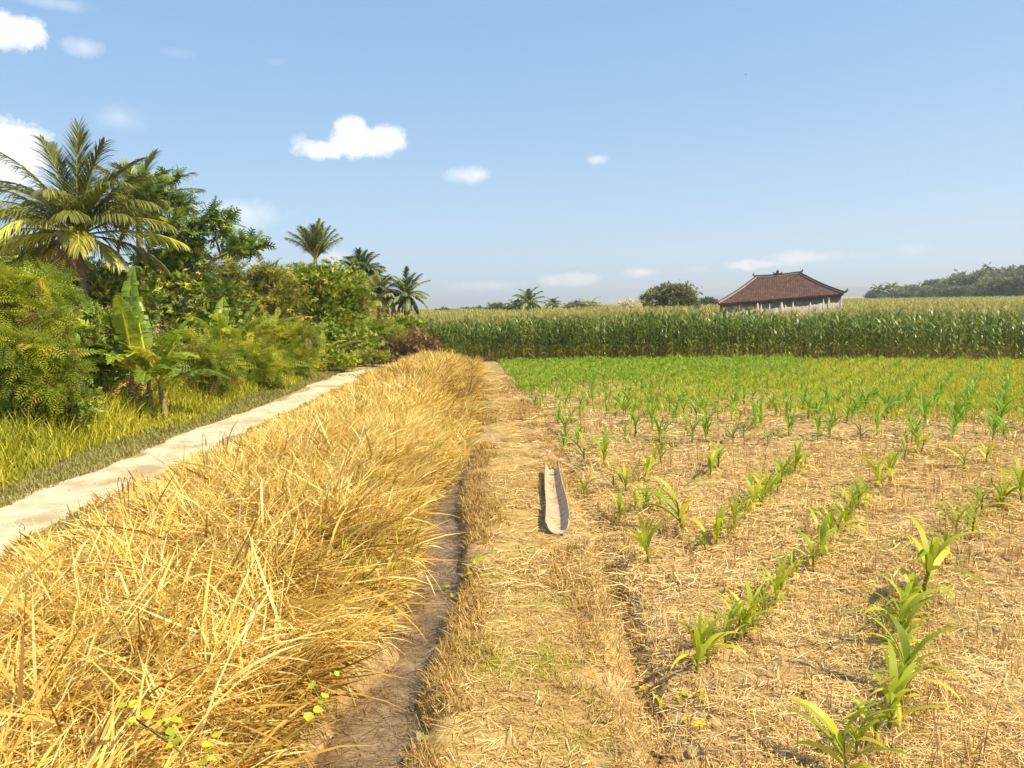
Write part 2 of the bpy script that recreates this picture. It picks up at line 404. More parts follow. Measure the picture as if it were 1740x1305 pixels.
def lay(name, mat, xa, xb, ya, yb, cx, half, lift, sx=.06, sy=.1, seed=0, rag=.12):
    """a worn surface whose ragged rim dives under the soil"""
    def zf(x, y):
        e = half(y) + rag * n2(x, y, 2.6, seed) + rag * .5 * n2(x, y, 9, seed + 1) - np.abs(x - cx(y))
        return zg(x, y) + np.clip(e * .25, -.03, lift)
    mb = MB(); sheet(mb, np.arange(xa, xb, sx), np.arange(ya, yb, sy), zf)
    return tag(mb.build(name, mat, smooth=True), kind='structure')
lay('track', M['track'], -6.2, -3.6, 2, 30, lambda y: -4.90 + 0 * y + .08 * np.sin(y * .35), lambda y: .54 + 0 * y, .02, seed=11, rag=.2)
lay('footpath', M['path'], -1.6, 1.1, 1.2, 26, path_c, lambda y: .40 - .009 * y, .008, .04, .06, seed=21, rag=.16)
def mz(x, y): return -0.13 + .008 * n2(x, y, 6, 31) + .006 * n2(x, y, 18, 33) + 0 * x
mb = MB()
ys = np.arange(1.2, 20, .05); xs = np.linspace(-.36, .36, 16)
gx, gy = np.meshgrid(xs, ys); gx = gx + ditch_x(gy)
V = np.stack([gx.ravel(), gy.ravel(), mz(gx.ravel(), gy.ravel())], 1); i = (np.arange(len(ys) - 1)[:, None] * 16 + np.arange(15)[None]).ravel()
mb.add(V, np.stack([i, i + 1, i + 17, i + 16], 1))
tag(mb.build('ditch_water', M['mud'], smooth=True), kind='structure')

# far blue hill on the right skyline
mb = MB()
for (x0, x1, y0, h) in ((900, 2500, 3300, 50), (2300, 4200, 3600, 40)):
    xs = np.linspace(x0, x1, 60); yv = np.linspace(0, 1200, 12)
    gx, gy = np.meshgrid(xs, yv); t = (gx - x0) / (x1 - x0)
    z = h * np.sin(np.pi * t) ** .6 * np.sin(np.pi * np.clip(gy / 1200, 0, 1)) ** .7 * (1 + .12 * np.sin(gx * .009) + .08 * np.sin(gx * .023)) - 3
    i = (np.arange(11)[:, None] * 60 + np.arange(59)[None]).ravel()
    mb.add(np.stack([gx.ravel(), gy.ravel() + y0, z.ravel()], 1), np.stack([i, i + 1, i + 61, i + 60], 1))
tag(mb.build('hills', M['hill'], smooth=True), kind='structure')

# ------------------------------------------------------------------ leaf templates (local Y = along the leaf)
def T_(V, F): return (np.array(V, float), np.array(F))
OVAL = T_([(0, 0, 0), (.2, .3, .06), (.22, .6, .06), (0, 1, -.06), (-.22, .6, .06), (-.2, .3, .06), (0, .35, 0), (0, .65, 0)],
          [(0, 1, 2, 7), (0, 7, 4, 5), (7, 2, 3, 3), (7, 3, 3, 4)])
OVAL = T_([(0, 0, 0), (.21, .4, .06), (0, 1, -.08), (-.21, .4, .06), (0, .45, 0)], [(0, 1, 2, 4), (0, 4, 2, 3)])
NARROW = T_([(0, 0, 0), (.10, .4, .03), (0, 1, -.15), (-.10, .4, .03), (0, .45, 0)], [(0, 1, 2, 4), (0, 4, 2, 3)])
def spray(leaf, k, spread=.9, s=.55, seed=1):
    r = np.random.RandomState(seed); V = []; F = []; n = 0
    for i in range(k):
        t = i / k; a = r.uniform(-spread, spread) + (1 if i % 2 else -1) * .5; b = r.uniform(-.6, .5)
        m = Euler((b, r.uniform(-.5, .5), a)).to_matrix()
        lv = np.array([(m @ (Vector(v) * s * r.uniform(.7, 1.1)) + Vector((0, t * .7, -.1 * t)))[:] for v in leaf[0]])
        V.append(lv); F.append(leaf[1] + n); n += len(lv)
    return (np.concatenate(V), np.concatenate(F))
SPRAY = spray(OVAL, 6)
SPRAYN = spray(NARROW, 7, .8, .75, 3)
def feather(pairs=7):
    V = []; F = []; n = 0
    for i in range(pairs):
        t = .15 + .85 * i / (pairs - 1); y = t; z = -.35 * t * t; l = .3 * math.sin(math.pi * (.15 + .75 * t)) + .05
        for s in (1, -1):
            V += [(0, y, z), (s * l * .5, y + .02, z + .02), (s * l, y + .13, z - .06), (s * l * .45, y + .085, z)]
            F.append((n, n + 1, n + 2, n + 3)); n += 4
    V += [(-.008, 0, 0), (.008, 0, 0), (.006, 1, -.35), (-.006, 1, -.35)]; F.append((n, n + 1, n + 2, n + 3))
    return T_(V, F)
FEATHER = feather()
def lobed():
    V = []; F = []; n = 0
    V += [(-.03, 0, 0), (.03, 0, 0), (.1, .5, 0), (.02, 1, -.2), (-.02, 1, -.2), (-.1, .5, 0)]; F += [(0, 1, 2, 5), (5, 2, 3, 4)]; n = 6
    for i in range(4):
        y = .2 + .2 * i; l = (.34, .42, .38, .26)[i]
        for s in (1, -1):
            V += [(0, y - .06, 0), (s * l * .6, y + .02, .04), (s * l, y + .2, -.05), (s * l * .35, y + .13, .02)]
            F.append((n, n + 1, n + 2, n + 3)); n += 4
    return T_(V, F)
LOBED = lobed()
FLAP = T_([(-.3, 0, 0), (.3, 0, 0), (.34, .6, .06), (-.26, .7, -.05)], [(0, 1, 2, 3)])

def crown(mb, blobs, count, tmpl, size, gap=.0, out=.7, down=0.0, mi=0, seed=0, nsc=1.6, shell=.55):
    """leaves through the volume of blobs [(centre, (rx, ry, rz))], with gaps; size in metres"""
    r = np.random.RandomState(seed + 100)
    vol = np.array([b[1][0] * b[1][2] for b in blobs]); vol = vol / vol.sum()
    for (c, rad), v in zip(blobs, vol):
        n = int(count * v * 1.35) + 8
        D = r.normal(0, 1, (n, 3)); D /= np.linalg.norm(D, axis=1, keepdims=True)
        rr = r.rand(n) ** shell * (1 + .38 * noise3(D, 3.0, seed + int(abs(c[0]) * 50))) ; rr *= r.uniform(.82, 1.18, n) * np.where(r.rand(n) < .10, r.uniform(1.0, 1.4, n), 1)
        P = np.array(c) + D * rr[:, None] * np.array(rad)
        keep = noise3(P, nsc / max(.3, float(np.mean(rad))), seed + 5) + r.uniform(-.4, .4, n) > gap - .45
        P = P[keep]; D = D[keep]; n = len(P)
        dirs = D * out + r.normal(0, .55, (n, 3)) + np.array([0, 0, .15 - down])
        tone = np.clip(r.normal(.40, .24, n) + .18 * noise3(P, 3.0, seed + 9), 0, 1)
        dirs[:, 2] -= down * .5
        inst(mb, tmpl, frames(dirs, r.normal(0, .8, n)), P, size * r.uniform(.7, 1.5, n), tone, mi)

def pblob(px, py, rx, ry, d, k=.9):
    c = at(px, py, d); s = d / F_PX
    return (tuple(c), (rx * s, rx * s * k, ry * s))

def plant(name, label, cat, d, blobs, base_px, mat, tmpl, size, count, bark=None, group=None, seed=0, gap=0, out=.7, down=0, trunks=1, tr=.05, shell=.55, limbs=True, extra=None, ground_y=None):
    """a tree or shrub: blobs given as (px, py, rx, ry[, depth offset]) at depth d; own trunk and crown"""
    bl = [pblob(b[0], b[1], b[2], b[3], d + (b[4] if len(b) > 4 else 0)) for b in blobs]
    b0 = at(base_px, 600, d); root_p = Vector((b0.x, b0.y, zg1(b0.x, b0.y) - .02))
    o = empty(name, root_p); tag(o, label, cat, group)
    loc = lambda c: Vector(c) - root_p
    mb = MB(); bl2 = [(tuple(loc(c)), r_) for c, r_ in bl]
    crown(mb, bl2, count, tmpl, size, gap, out, down, 0, seed, shell=shell)
    if extra: extra(mb, bl2)
    crown(mb, bl2, int(count * .07), tmpl, size * .9, gap, out, down + .3, 1, seed + 3, shell=shell)
    mb.build('crown', [mat, M['brown']], o)
    mt = MB(); random.seed(seed)
    top = sum((Vector(c) for c, _ in bl2), Vector()) / len(bl2)
    fork = Vector((top.x * .35, top.y * .35, max(.25, top.z * .42)))
    for k in range(trunks):
        off = Vector((random.uniform(-.25, .25), random.uniform(-.2, .2), 0)) * (1 if trunks > 1 else 0)
        tube(mt, curve_pts(off, fork + off * .7, 0, 5, .02), [tr * (1.15 - .5 * i / 5) for i in range(6)], 7, rough=.2)
    for c, r_ in bl2:
        c = Vector(c)
        tube(mt, curve_pts(fork, c + Vector((0, 0, r_[2] * .3)), .05, 6, .05), [tr * (.6 - .45 * i / 6) for i in range(7)], 5)
        for q in range(6):
            e = c + Vector((random.uniform(-1, 1) * r_[0], random.uniform(-1, 1) * r_[1], random.uniform(-.2, 1.1) * r_[2])) * (.8 if q < 4 else 1.12)
            tube(mt, curve_pts(fork.lerp(c, .6), e, .03, 4, .03), [tr * .3, tr * .22, tr * .16, tr * .1, tr * .06], 4)
    mt.build('trunk', bark or M['bark'], o, smooth=True)
    return o

# ------------------------------------------------------------------ palms
def frond_mesh(mb, base, az, elev, length, bend, leaf, pairs, droop=.8, tone=.4, segs=12, w=.035, curl=0.0, mi_r=0, rach=.02, fold=.35):
    """one frond: arching rachis, a leaflet ribbon every step on both sides"""
    pos = Vector(base); pts = [pos.copy()]; th = R(90 - elev); a = az; dirs = []
    for k in range(segs):
        t = (k + .5) / segs
        T = Vector((math.sin(th + bend * t ** 1.3) * math.cos(a), math.sin(th + bend * t ** 1.3) * math.sin(a), math.cos(th + bend * t ** 1.3)))
        a += curl / segs; pos = pos + T * (length / segs); pts.append(pos.copy()); dirs.append(T)
    tube(mb, pts, [rach * (1.5 - 1.2 * i / segs) for i in range(segs + 1)], 4, tone=min(1, tone + .35))
    P = []; AZ = []; TI = []; LL = []; BE = []
    for i in range(pairs):
        t = .14 + .86 * (i + .5) / pairs; f = t * segs; k = min(int(f), segs - 1); p = pts[k].lerp(pts[k + 1], f - k); T = dirs[k]
        S = T.cross(Vector((0, 0, 1)));
        if S.length < .05: S = Vector((-math.sin(az), math.cos(az), 0))
        S.normalize(); Up = S.cross(T)
        l = leaf * (math.sin(math.pi * (.18 + .74 * t)) ** .7) * random.uniform(.8, 1.08)
        for s in (1, -1):
            dv = (S * s * (.85 - .3 * t) + T * (.75 + .7 * t) + Up * fold * (1 - droop) * random.uniform(.2, 1.2)).normalized()
            P.append(p[:]); AZ.append(math.atan2(dv.y, dv.x) + random.uniform(-.16, .16)); TI.append(math.acos(max(-1, min(1, dv.z)))); LL.append(l)
            BE.append(droop * random.uniform(.7, 1.6) * 1.45 * max(.15, math.sin(TI[-1])))
    n = len(P); tn = np.clip(tone + np.random.RandomState(int(abs(az) * 100) + pairs).normal(0, .12, n), 0, 1)
    BE = np.minimum(BE, 3.0 - np.array(TI))
    blades(mb, P, AZ, TI, BE, LL, w, segs=3, roll=np.random.RandomState(3).uniform(-.5, .5, n), prof=np.array([.7, 1, .75, .06]), tone=tn)

def palm(name, label, base_px, crown_px, d, fronds, seed, mat, leaf=.5, pairs=34, w=.035, split=True, trunk_r=.11, group=None, cat='palm tree', nuts=False, dead=0, bark=None):
    """fronds: list of (azimuth deg, elevation deg, length, bend, tone[, droop])"""
    random.seed(seed)
    c = at(*crown_px, d); b = at(base_px, 600, d); root = Vector((b.x, b.y, zg1(b.x, b.y) - .02))
    o = empty(name, root); tag(o, label, cat, group)
    top = c - root
    mt = MB(); n = 14
    pts = [Vector((top.x * (i / n) ** 1.6, top.y * (i / n), top.z * i / n)) for i in range(n + 1)]
    rad = [trunk_r * ((1.5 if i == 0 else 1.15 - .35 * i / n) + (.06 if i % 2 else 0)) for i in range(n + 1)]
    tube(mt, pts, rad, 9, rough=.08); mt.build('trunk', bark or M['palmbark'], o, smooth=True)
    whole = MB()
    for i, f in enumerate(fronds):
        az, el, ln, bd, tn = f[:5]; dr = f[5] if len(f) > 5 else .8
        mb = MB() if split else whole
        frond_mesh(mb, top + Vector((math.cos(R(az)), math.sin(R(az)), .3)) * trunk_r * .5, R(az), el, ln, bd, leaf, pairs, dr, tn, w=w, rach=.022 if split else .03)
        if split: mb.build('frond', mat, o)
    if not split: whole.build('crown', mat, o)
    for k in range(dead):
        mb = MB(); a = random.uniform(3.6, 5.6)
        frond_mesh(mb, top + Vector((0, 0, -.05)), a, -25 - 25 * random.random(), ln * .75, .95, leaf * .5, pairs, 1.6, .5, w=w * .7)
        mb.build('dead_frond', M['deadpalm'], o)
    if nuts:
        for k in range(9):
            a = k * .9; r_ = .11 + .05 * random.random(); mbn = MB(); V = []; nn = 8
            cc = top + Vector((math.cos(a) * .2, math.sin(a) * .2, -.12 - .1 * (k % 3)))
            pr = [.0, .55, .9, 1, .85, .45, .02]
            tube(mbn, [cc + Vector((0, 0, (i - 3) * r_ * .36)) for i in range(7)], [max(.004, p * r_ * .8) for p in pr], 8, tone=.3 + .3 * random.random())
            mbn.build('coconut', M['olive'], o, smooth=True)
        mbn = MB()
        frond_mesh(mbn, top + Vector((-.12, -.2, -.1)), R(265), -70, .75, .25, .1, 16, .3, .9, w=.03); mbn.build('flower_spathe', M['bananadead'], o)
    return o

BIG = [(175, 62, 2.9, 1.15, .30, .7), (140, 78, 2.9, .55, .25, .5), (95, 84, 2.9, .35, .18, .45), (20, 70, 2.7, .75, .18, .6), (330, 60, 2.6, 1.25, .22, .8),
       (190, 50, 3.1, .95, .45, .9), (205, 32, 3.2, 1.1, .72, 1.5), (180, 18, 3.1, .95, .7, 1.6), (225, 5, 2.9, .9, .85, 1.6), (165, -5, 2.8, .7, .6, 1.5), (215, 45, 3.0, 1.3, .85, 1.5), (195, -25, 2.4, .5, .6, 1.6),
       (0, 28, 2.6, .95, .48, 1.5), (10, 12, 2.7, .7, .8, 1.6), (345, 45, 2.8, 1.25, .30, 1.0), (300, 12, 2.0, 1.1, .55, 1.1), (250, 30, 2.4, 1.4, .80, 1.3),
       (60, 45, 2.6, 1.2, .2, 1.0), (120, 50, 2.7, 1.2, .2, 1.0), (280, 62, 2.3, 1.5, .35, .9), (30, 0, 2.3, .9, .35, 1.3), (235, 58, 2.6, 1.3, .4, .8),
       (150, 20, 2.8, 1.1, .3, 1.2), (200, -15, 2.5, .6, .5, 1.3), (340, -12, 1.6, .7, .6, 1.3), (110, 68, 2.7, .9, .15, .6), (70, 72, 2.5, .8, .2, .6),
       (85, 88, 3.0, .22, .2, .45), (160, 80, 2.8, .4, .2, .9), (200, 72, 2.6, .7, .25, 1.1), (340, 76, 2.6, .5, .2, .9), (5, 58, 2.5, .8, .25, 1.2), (30, 64, 2.4, .7, .2, 1.2),
       (150, 45, 2.5, .7, .2, 1.3), (330, 32, 2.2, .9, .3, 1.3), (20, 45, 2.4, .8, .25, 1.3), (190, 38, 2.4, .9, .35, 1.4), (240, 42, 2.2, 1.2, .45, 1.3), (295, 40, 2.0, 1.2, .35, 1.3), (180, 5, 2.4, .6, .7, 1.4)]
palm('coconut_palm', 'largest coconut palm, with drooping yellowed fronds and a red brown trunk', 150, (132, 402), 20, BIG, 5, M['palm'], leaf=.88, pairs=62, w=.036, nuts=True, dead=5)
def ring(n, seed, ln, lo=5, hi=80, b=(.7, 1.3), tone=(.2, .6), lean=None):
    r = random.Random(seed); out_ = []
    for i in range(n):
        el = hi - (hi - lo) * (i / n) ** .9
        out_.append((i * 137.5 + r.uniform(-15, 15), el, ln * r.uniform(.85, 1.1), r.uniform(*b), r.uniform(*tone), .7 + .6 * i / n))
    return out_
palm('coconut_palm', 'coconut palm half hidden behind the largest palm, beside the breadfruit leaves', 240, (236, 362), 24, ring(26, 3, 2.0, 0, 86, (.4, 1.1)), 11, M['palm'], leaf=.72, pairs=46, w=.038, dead=1)
palm('coconut_palm', 'narrow upright coconut palm standing highest above the middle of the thicket', 538, (536, 440), 45, ring(22, 8, 2.05, 48, 89, (.2, .8), (.1, .5)), 12, M['palmfar'], leaf=.75, pairs=46, w=.055, split=False, cat='palm tree')
palm('coconut_palm', 'bushy coconut palm with a broad dark crown, right of the narrow upright palm', 612, (612, 468), 40, ring(34, 9, 1.35, 0, 88, (.4, 1.2), (.1, .45)), 13, M['palmfar'], leaf=.65, pairs=42, w=.055, split=False)
palm('coconut_palm', 'low coconut palm with brown lower fronds between the broad palm and the ragged one', 645, (642, 505), 37, ring(32, 10, 1.2, -30, 85, (.4, 1.1), (.15, .9)), 14, M['palmfar'], leaf=.6, pairs=40, w=.055, split=False, dead=4)
palm('coconut_palm', 'ragged coconut palm with pale dry fronds at the right end of the thicket', 690, (690, 500), 37, ring(26, 15, 1.3, -35, 89, (.3, 1.1), (.1, .6)), 15, M['palmfar'], leaf=.42, pairs=40, w=.05, split=False, dead=8)
# palms beyond the tall maize
palm('coconut_palm', 'distant palm with a spreading crown rising beyond the tall maize, left of the tiny palm', 897, (897, 516), 75, ring(20, 21, 1.9, -10, 85, (.7, 1.2), (.1, .4)), 21, M['palmfar'], leaf=.75, pairs=18, w=.11, split=False)
palm('coconut_palm', 'low far palm leaning out left of the spreading distant palm', 873, (874, 522), 80, ring(14, 22, 1.3, -10, 80, (.7, 1.2), (.1, .4)), 22, M['palmfar'], leaf=.6, pairs=14, w=.12, split=False)
palm('coconut_palm', 'tiny dark palm beyond the tall maize, between two larger far crowns', 940, (940, 518), 95, ring(14, 23, 1.1, -10, 85, (.7, 1.2), (.1, .35)), 23, M['palmfar'], leaf=.6, pairs=14, w=.12, split=False)
palm('coconut_palm', 'flat topped far palm just clearing the maize tassels left of the pale blossoming shrub', 1000, (1000, 520), 80, ring(16, 24, 1.5, -20, 60, (.8, 1.3), (.2, .6)), 24, M['palmfar'], leaf=.6, pairs=14, w=.12, split=False)

# ------------------------------------------------------------------ bananas
def banana_leaf(mb, base, az, elev, length, bend, width, tone=.5, stalk=.2, tear=.3, seed=0):
    r = random.Random(seed); segs = 20; pos = Vector(base); th0 = R(90 - elev); V = []; F = []; A = []; pts = [pos.copy()]
    for k in range(segs):
        t = (k + .5) / segs; th = th0 + bend * t ** 1.5
        T = Vector((math.sin(th) * math.cos(az), math.sin(th) * math.sin(az), math.cos(th))); pos = pos + T * length / segs; pts.append(pos.copy())
    tube(mb, pts, [.022 * (1.4 - 1.25 * i / segs) * (length / 1.2) for i in range(segs + 1)], 5, tone=.95)
    for s in (1, -1):
        for k in range(segs):
            t0, t1 = k / segs, (k + 1) / segs
            if t1 <= stalk: continue
            prof = lambda t: width * .5 * max(0.02, math.sin(math.pi * min(1, max(0, (t - stalk) / (1 - stalk))) ** .75)) ** .6
            T = (pts[k + 1] - pts[k]).normalized(); S = Vector((-math.sin(az), math.cos(az), 0)) * s; U = S.cross(T) * s
            if U.z < 0: U = -U
            ang = .75 + r.uniform(-.15, .15); dr = r.uniform(-.9, .2) if r.random() < tear else 0
            def edge(p, wd, a, f): return p + (S * math.cos(a) + U * math.sin(a)) * wd * f
            w0, w1 = prof(max(t0, stalk)), prof(t1); g = .16 * length / segs * (1 if r.random() < tear else 0)
            a0 = ang + dr; b = len(V)
            p0 = pts[k] + T * g; p1 = pts[k + 1]
            V += [p0[:], p1[:], edge(p1, w1, a0, .55)[:], edge(p0, w0, a0, .55)[:], edge(p1, w1, a0 - .5, 1.0)[:], edge(p0, w0, a0 - .5, 1.0)[:]]
            F += [(b, b + 1, b + 2, b + 3), (b + 3, b + 2, b + 4, b + 5)]; A += [tone + r.uniform(-.1, .1)] * 6
    mb.add(np.array(V), np.array(F), np.clip(np.array(A), 0, 1))

def banana(label, base_px, d, h, leaves, seed, stems=2, width=.34, group=None, dead=2, gz=None):
    random.seed(seed); b = at(base_px, 600, d); root = Vector((b.x, b.y, zg1(b.x, b.y) - .02))
    o = empty('banana_plant', root); tag(o, label, 'banana plant', group)
    tops = []
    for k in range(stems):
        off = Vector((random.uniform(-.35, .35) * (stems > 1), random.uniform(-.2, .2) * (stems > 1), 0)); hh = h * (1 if k == 0 else random.uniform(.7, .95))
        mt = MB(); tube(mt, [off * (1 - .3 * i / 8) + Vector((0, 0, hh * i / 8)) for i in range(9)], [.085 * (h / 1.6) * (1.25 - .7 * i / 8) for i in range(9)], 9, rough=.12)
        mt.build('stem', M['pseudo'], o, smooth=True); tops.append(off * .7 + Vector((0, 0, hh)))
    for i, (az, el, ln, bd, tn) in enumerate(leaves):
        mb = MB(); banana_leaf(mb, tops[i % stems] + Vector((0, 0, -.08)), R(az), el, ln, bd, width * random.uniform(.85, 1.15), tn, seed=seed * 50 + i); mb.build('leaf', M['banana'], o)
    for i in range(dead):
        mb = MB(); banana_leaf(mb, tops[i % stems] + Vector((0, 0, -.15)), random.uniform(3.4, 6), -20, h * .6, .9, width * .55, .4, seed=seed * 50 + 30 + i, tear=.8); t_ = mb.build('dead_leaf', M['bananadead'] if i == 0 else M['brown'], o)
    return o
banana('tall banana plant with large glossy upright leaves standing at the edge of the green grass', 250, 14.0, 1.05,
       [(82, 86, 1.95, .15, .25), (138, 78, 1.75, .3, .3), (35, 72, 1.5, .5, .45), (200, 60, 1.1, 1.5, .3), (350, 40, 1.2, 1.1, .55), (325, 55, 1.1, 1.2, .3), (215, 30, 1.1, 1.2, .5),
        (270, 65, .9, 1.6, .8), (20, 20, 1.3, .9, .3), (160, 35, 1.3, .9, .45), (290, 20, .9, 1.2, .4), (250, 72, 1.0, 1.0, .9), (185, 12, .9, .9, .55), (255, 50, 1.1, 1.5, .5), (310, 40, 1.2, 1.3, .4), (230, 45, 1.2, 1.4, .35), (345, 62, 1.3, .9, .3), (190, 66, 1.2, .8, .45), (280, 80, 1.5, .5, .7)], 31, stems=3, width=.42, dead=3)
banana('banana plant with wide fanning leaves in the thicket right of the tall banana plant', 392, 19.6, 1.15,
       [(100, 75, 1.5, .6, .4), (30, 55, 1.4, 1.0, .45), (160, 50, 1.5, .8, .6), (340, 60, 1.3, .9, .35), (200, 30, 1.5, .8, .7), (270, 55, 1.2, 1.3, .85), (10, 25, 1.2, .9, .3), (300, 25, 1.0, 1.2, .8), (225, 60, 1.3, .7, .5), (60, 70, 1.5, .5, .4), (290, 68, 1.3, 1.0, .6), (185, 62, 1.5, .6, .4), (0, 45, 1.4, .9, .35)], 32, stems=2, width=.36, dead=1)
banana('young banana plant with thin arching leaves at the track end', 548, 25, .45,
       [(100, 70, 1.1, .6, .45), (15, 38, 1.5, .7, .5), (160, 50, 1.1, 1.0, .6), (355, 62, 1.1, 1.2, .8), (205, 30, 1.0, 1.1, .7), (280, 50, .8, 1.4, .8), (340, 15, 1.1, .9, .4)], 33, stems=1, width=.24, dead=1)
banana('banana plant with short pointed leaves in front of the ragged palm', 690, 29, .85,
       [(30, 40, .9, .6, .4), (60, 60, .8, .6, .5), (150, 55, .9, .6, .3), (200, 35, .9, .8, .5), (330, 45, .8, .9, .7), (350, 15, .8, .8, .4)], 34, stems=2, width=.22, dead=1)
banana('banana plant with one yellow dead leaf hanging flat among dark shrubs', 470, 23.5, 1.05,
       [(150, 60, .9, .9, .3), (30, 60, .9, .9, .3), (100, 75, 1.0, .5, .4), (210, 40, .8, 1.0, .5)], 35, stems=1, width=.26, dead=0)
mbl = MB(); banana_leaf(mbl, Vector((0, 0, 0)), R(8), 8, 1.0, .15, .34, .6, stalk=.1, seed=9)
o_ = mbl.build('dead_leaf', M['bananadead'], bpy.data.objects['banana_plant.004'])
o_.location = at(478, 545, 23.3) - bpy.data.objects['banana_plant.004'].location
o_['label'] = 'yellow dead leaf'

# ------------------------------------------------------------------ shrubs and broadleaf trees of the thicket
P_ = plant
P_('feathery_shrub', 'feathery bright green shrub at the far left edge, nearest to the camera', 'shrub', 11.5, [(20, 525, 55, 34), (60, 560, 50, 34, .3), (10, 600, 50, 45), (45, 640, 55, 42, -.3), (-50, 570, 60, 80), (88, 605, 36, 32), (80, 545, 30, 22), (0, 495, 26, 18), (40, 590, 40, 30, -.5), (90, 655, 36, 28, -.2), (62, 478, 16, 10, .2), (-5, 468, 18, 10), (104, 560, 16, 14), (118, 628, 16, 18, -.2)], 30, M['feather'], FEATHER, .19, 9000, seed=1, gap=.22, out=.8, down=.3, shell=.8, trunks=3, tr=.035)
P_('feathery_shrub', 'yellowish feathery shrub under the drooping fronds of the largest palm', 'shrub', 14.5, [(60, 500, 50, 28), (20, 495, 50, 30, .4), (92, 525, 32, 30)], 60, M['bright'], FEATHER, .27, 3000, seed=2, trunks=2, tr=.04, down=.2)
P_('leafy_shrub', 'dark leafy shrub left of the tall banana plant', 'shrub', 14, [(150, 590, 55, 38), (175, 555, 38, 28, .3), (125, 635, 50, 40, -.2), (180, 630, 35, 40), (105, 560, 35, 35)], 140, M['broad'], SPRAY, .15, 3800, seed=3, trunks=2, tr=.035)
P_('leafy_tree', 'dark leafy tree behind the tall banana plant', 'tree', 21, [(190, 500, 60, 50), (120, 520, 60, 50), (215, 560, 70, 60)], 200, M['broad'], SPRAY, .2, 5000, seed=4, tr=.08)
P_('feathery_shrub', 'feathery shrub with a yellowing top, just right of the tall banana plant', 'shrub', 16.5, [(325, 600, 40, 28), (310, 642, 38, 32, -.3), (350, 628, 45, 30)], 320, M['feather'], FEATHER, .25, 2600, seed=5, down=.2, trunks=2, tr=.03)
P_('feathery_shrub', 'low spreading feathery shrub in front of the fanning banana plant', 'shrub', 19, [(400, 608, 50, 30), (370, 630, 45, 26, -.4), (440, 625, 45, 26)], 400, M['feather'], FEATHER, .25, 2800, seed=6, down=.2, trunks=3, tr=.03)
P_('feathery_shrub', 'feathery shrub between the fanning banana plant and the young one', 'shrub', 22, [(480, 590, 40, 32), (450, 570, 34, 26), (500, 612, 34, 20, -.4), (515, 580, 25, 28)], 480, M['feather'], FEATHER, .27, 2400, seed=7, down=.2, trunks=2, tr=.03)
P_('leafy_tree', 'dense small leaved tree under the breadfruit boughs', 'tree', 23, [(300, 455, 50, 40), (280, 500, 55, 42, -.3), (345, 510, 50, 45), (250, 450, 26, 22), (330, 560, 60, 40)], 300, M['broad'], SPRAY, .19, 6000, seed=8, tr=.07)
P_('leafy_tree', 'olive green tree with twiggy top left of the rounded tree', 'tree', 27, [(410, 490, 48, 34), (450, 470, 30, 22), (395, 460, 26, 22), (460, 520, 55, 40), (385, 530, 50, 40)], 420, M['olive'], SPRAYN, .2, 5200, seed=9, tr=.07, gap=.1)
P_('leafy_tree', 'rounded bright green tree in the middle of the thicket below the narrow palm', 'tree', 29, [(530, 478, 55, 30), (570, 500, 52, 42), (500, 505, 52, 38), (550, 540, 65, 34), (595, 520, 30, 45)], 545, M['bright'], SPRAY, .22, 8000, seed=10, tr=.09, gap=.02)
P_('leafy_tree', 'rust tinged tree with sparse leaves right of the rounded tree', 'tree', 31, [(608, 520, 28, 42), (630, 548, 28, 26), (580, 560, 40, 28)], 605, M['olive'], SPRAYN, .2, 3200, seed=12, tr=.06, gap=.25)
P_('leafy_shrub', 'dark shrub behind the young banana plant', 'shrub', 27, [(560, 575, 45, 28), (600, 585, 45, 26), (520, 560, 40, 25)], 570, M['broad'], SPRAY, .17, 3000, seed=13, tr=.04)
P_('feathery_shrub', 'rounded feathery shrub at the far end of the track', 'shrub', 28, [(640, 572, 36, 24), (618, 588, 30, 20), (665, 580, 22, 20)], 640, M['bright'], FEATHER, .28, 2200, seed=14, down=.1, trunks=2, tr=.03)
P_('withered_shrub', 'withered brown shrub beside the golden grass at the thicket end', 'shrub', 27.5, [(700, 582, 34, 20), (672, 588, 26, 16), (728, 590, 18, 16), (650, 598, 22, 12)], 698, M['brown'], SPRAYN, .16, 2600, seed=15, trunks=3, tr=.03, gap=.1)
P_('leafy_shrub', 'small green shrub on top of the withered brown shrub', 'shrub', 29.5, [(715, 560, 30, 16), (690, 556, 22, 14), (740, 572, 12, 14)], 715, M['bright'], SPRAY, .16, 1500, seed=16, tr=.03)
P_('leafy_tree', 'shaded tree filling the gap behind the largest palm trunk', 'tree', 26, [(60, 470, 80, 50), (150, 480, 70, 45), (-30, 430, 60, 60), (230, 500, 50, 60)], 100, M['broad'], SPRAY, .24, 5500, seed=17, tr=.1)
# low growth closing the foot of the thicket
for i, (px, py, rx, ry, d, mt_, lb) in enumerate([
        (80, 690, 60, 32, 11.5, 'broad', 'low dark shrub shading the grass in the far left corner'),
        (205, 660, 30, 24, 15, 'olive', 'small dry olive shrub at the foot of the tall banana plant'),
        (270, 655, 26, 18, 15.6, 'bright', 'small bright shrub in the grass just right of the banana stems'),
        (560, 612, 40, 12, 24, 'bright', 'low green shrub under the young banana plant'),
        (620, 606, 34, 10, 26, 'olive', 'low olive shrub at the far bend of the track')]):
    P_('leafy_shrub', lb, 'shrub', d, [(px, py, rx, ry), (px + rx * .7, py + ry * .2, rx * .6, ry * .8), (px - rx * .7, py + ry * .3, rx * .6, ry * .7)], px, M[mt_], SPRAY, .12, 1300, seed=40 + i, tr=.02)

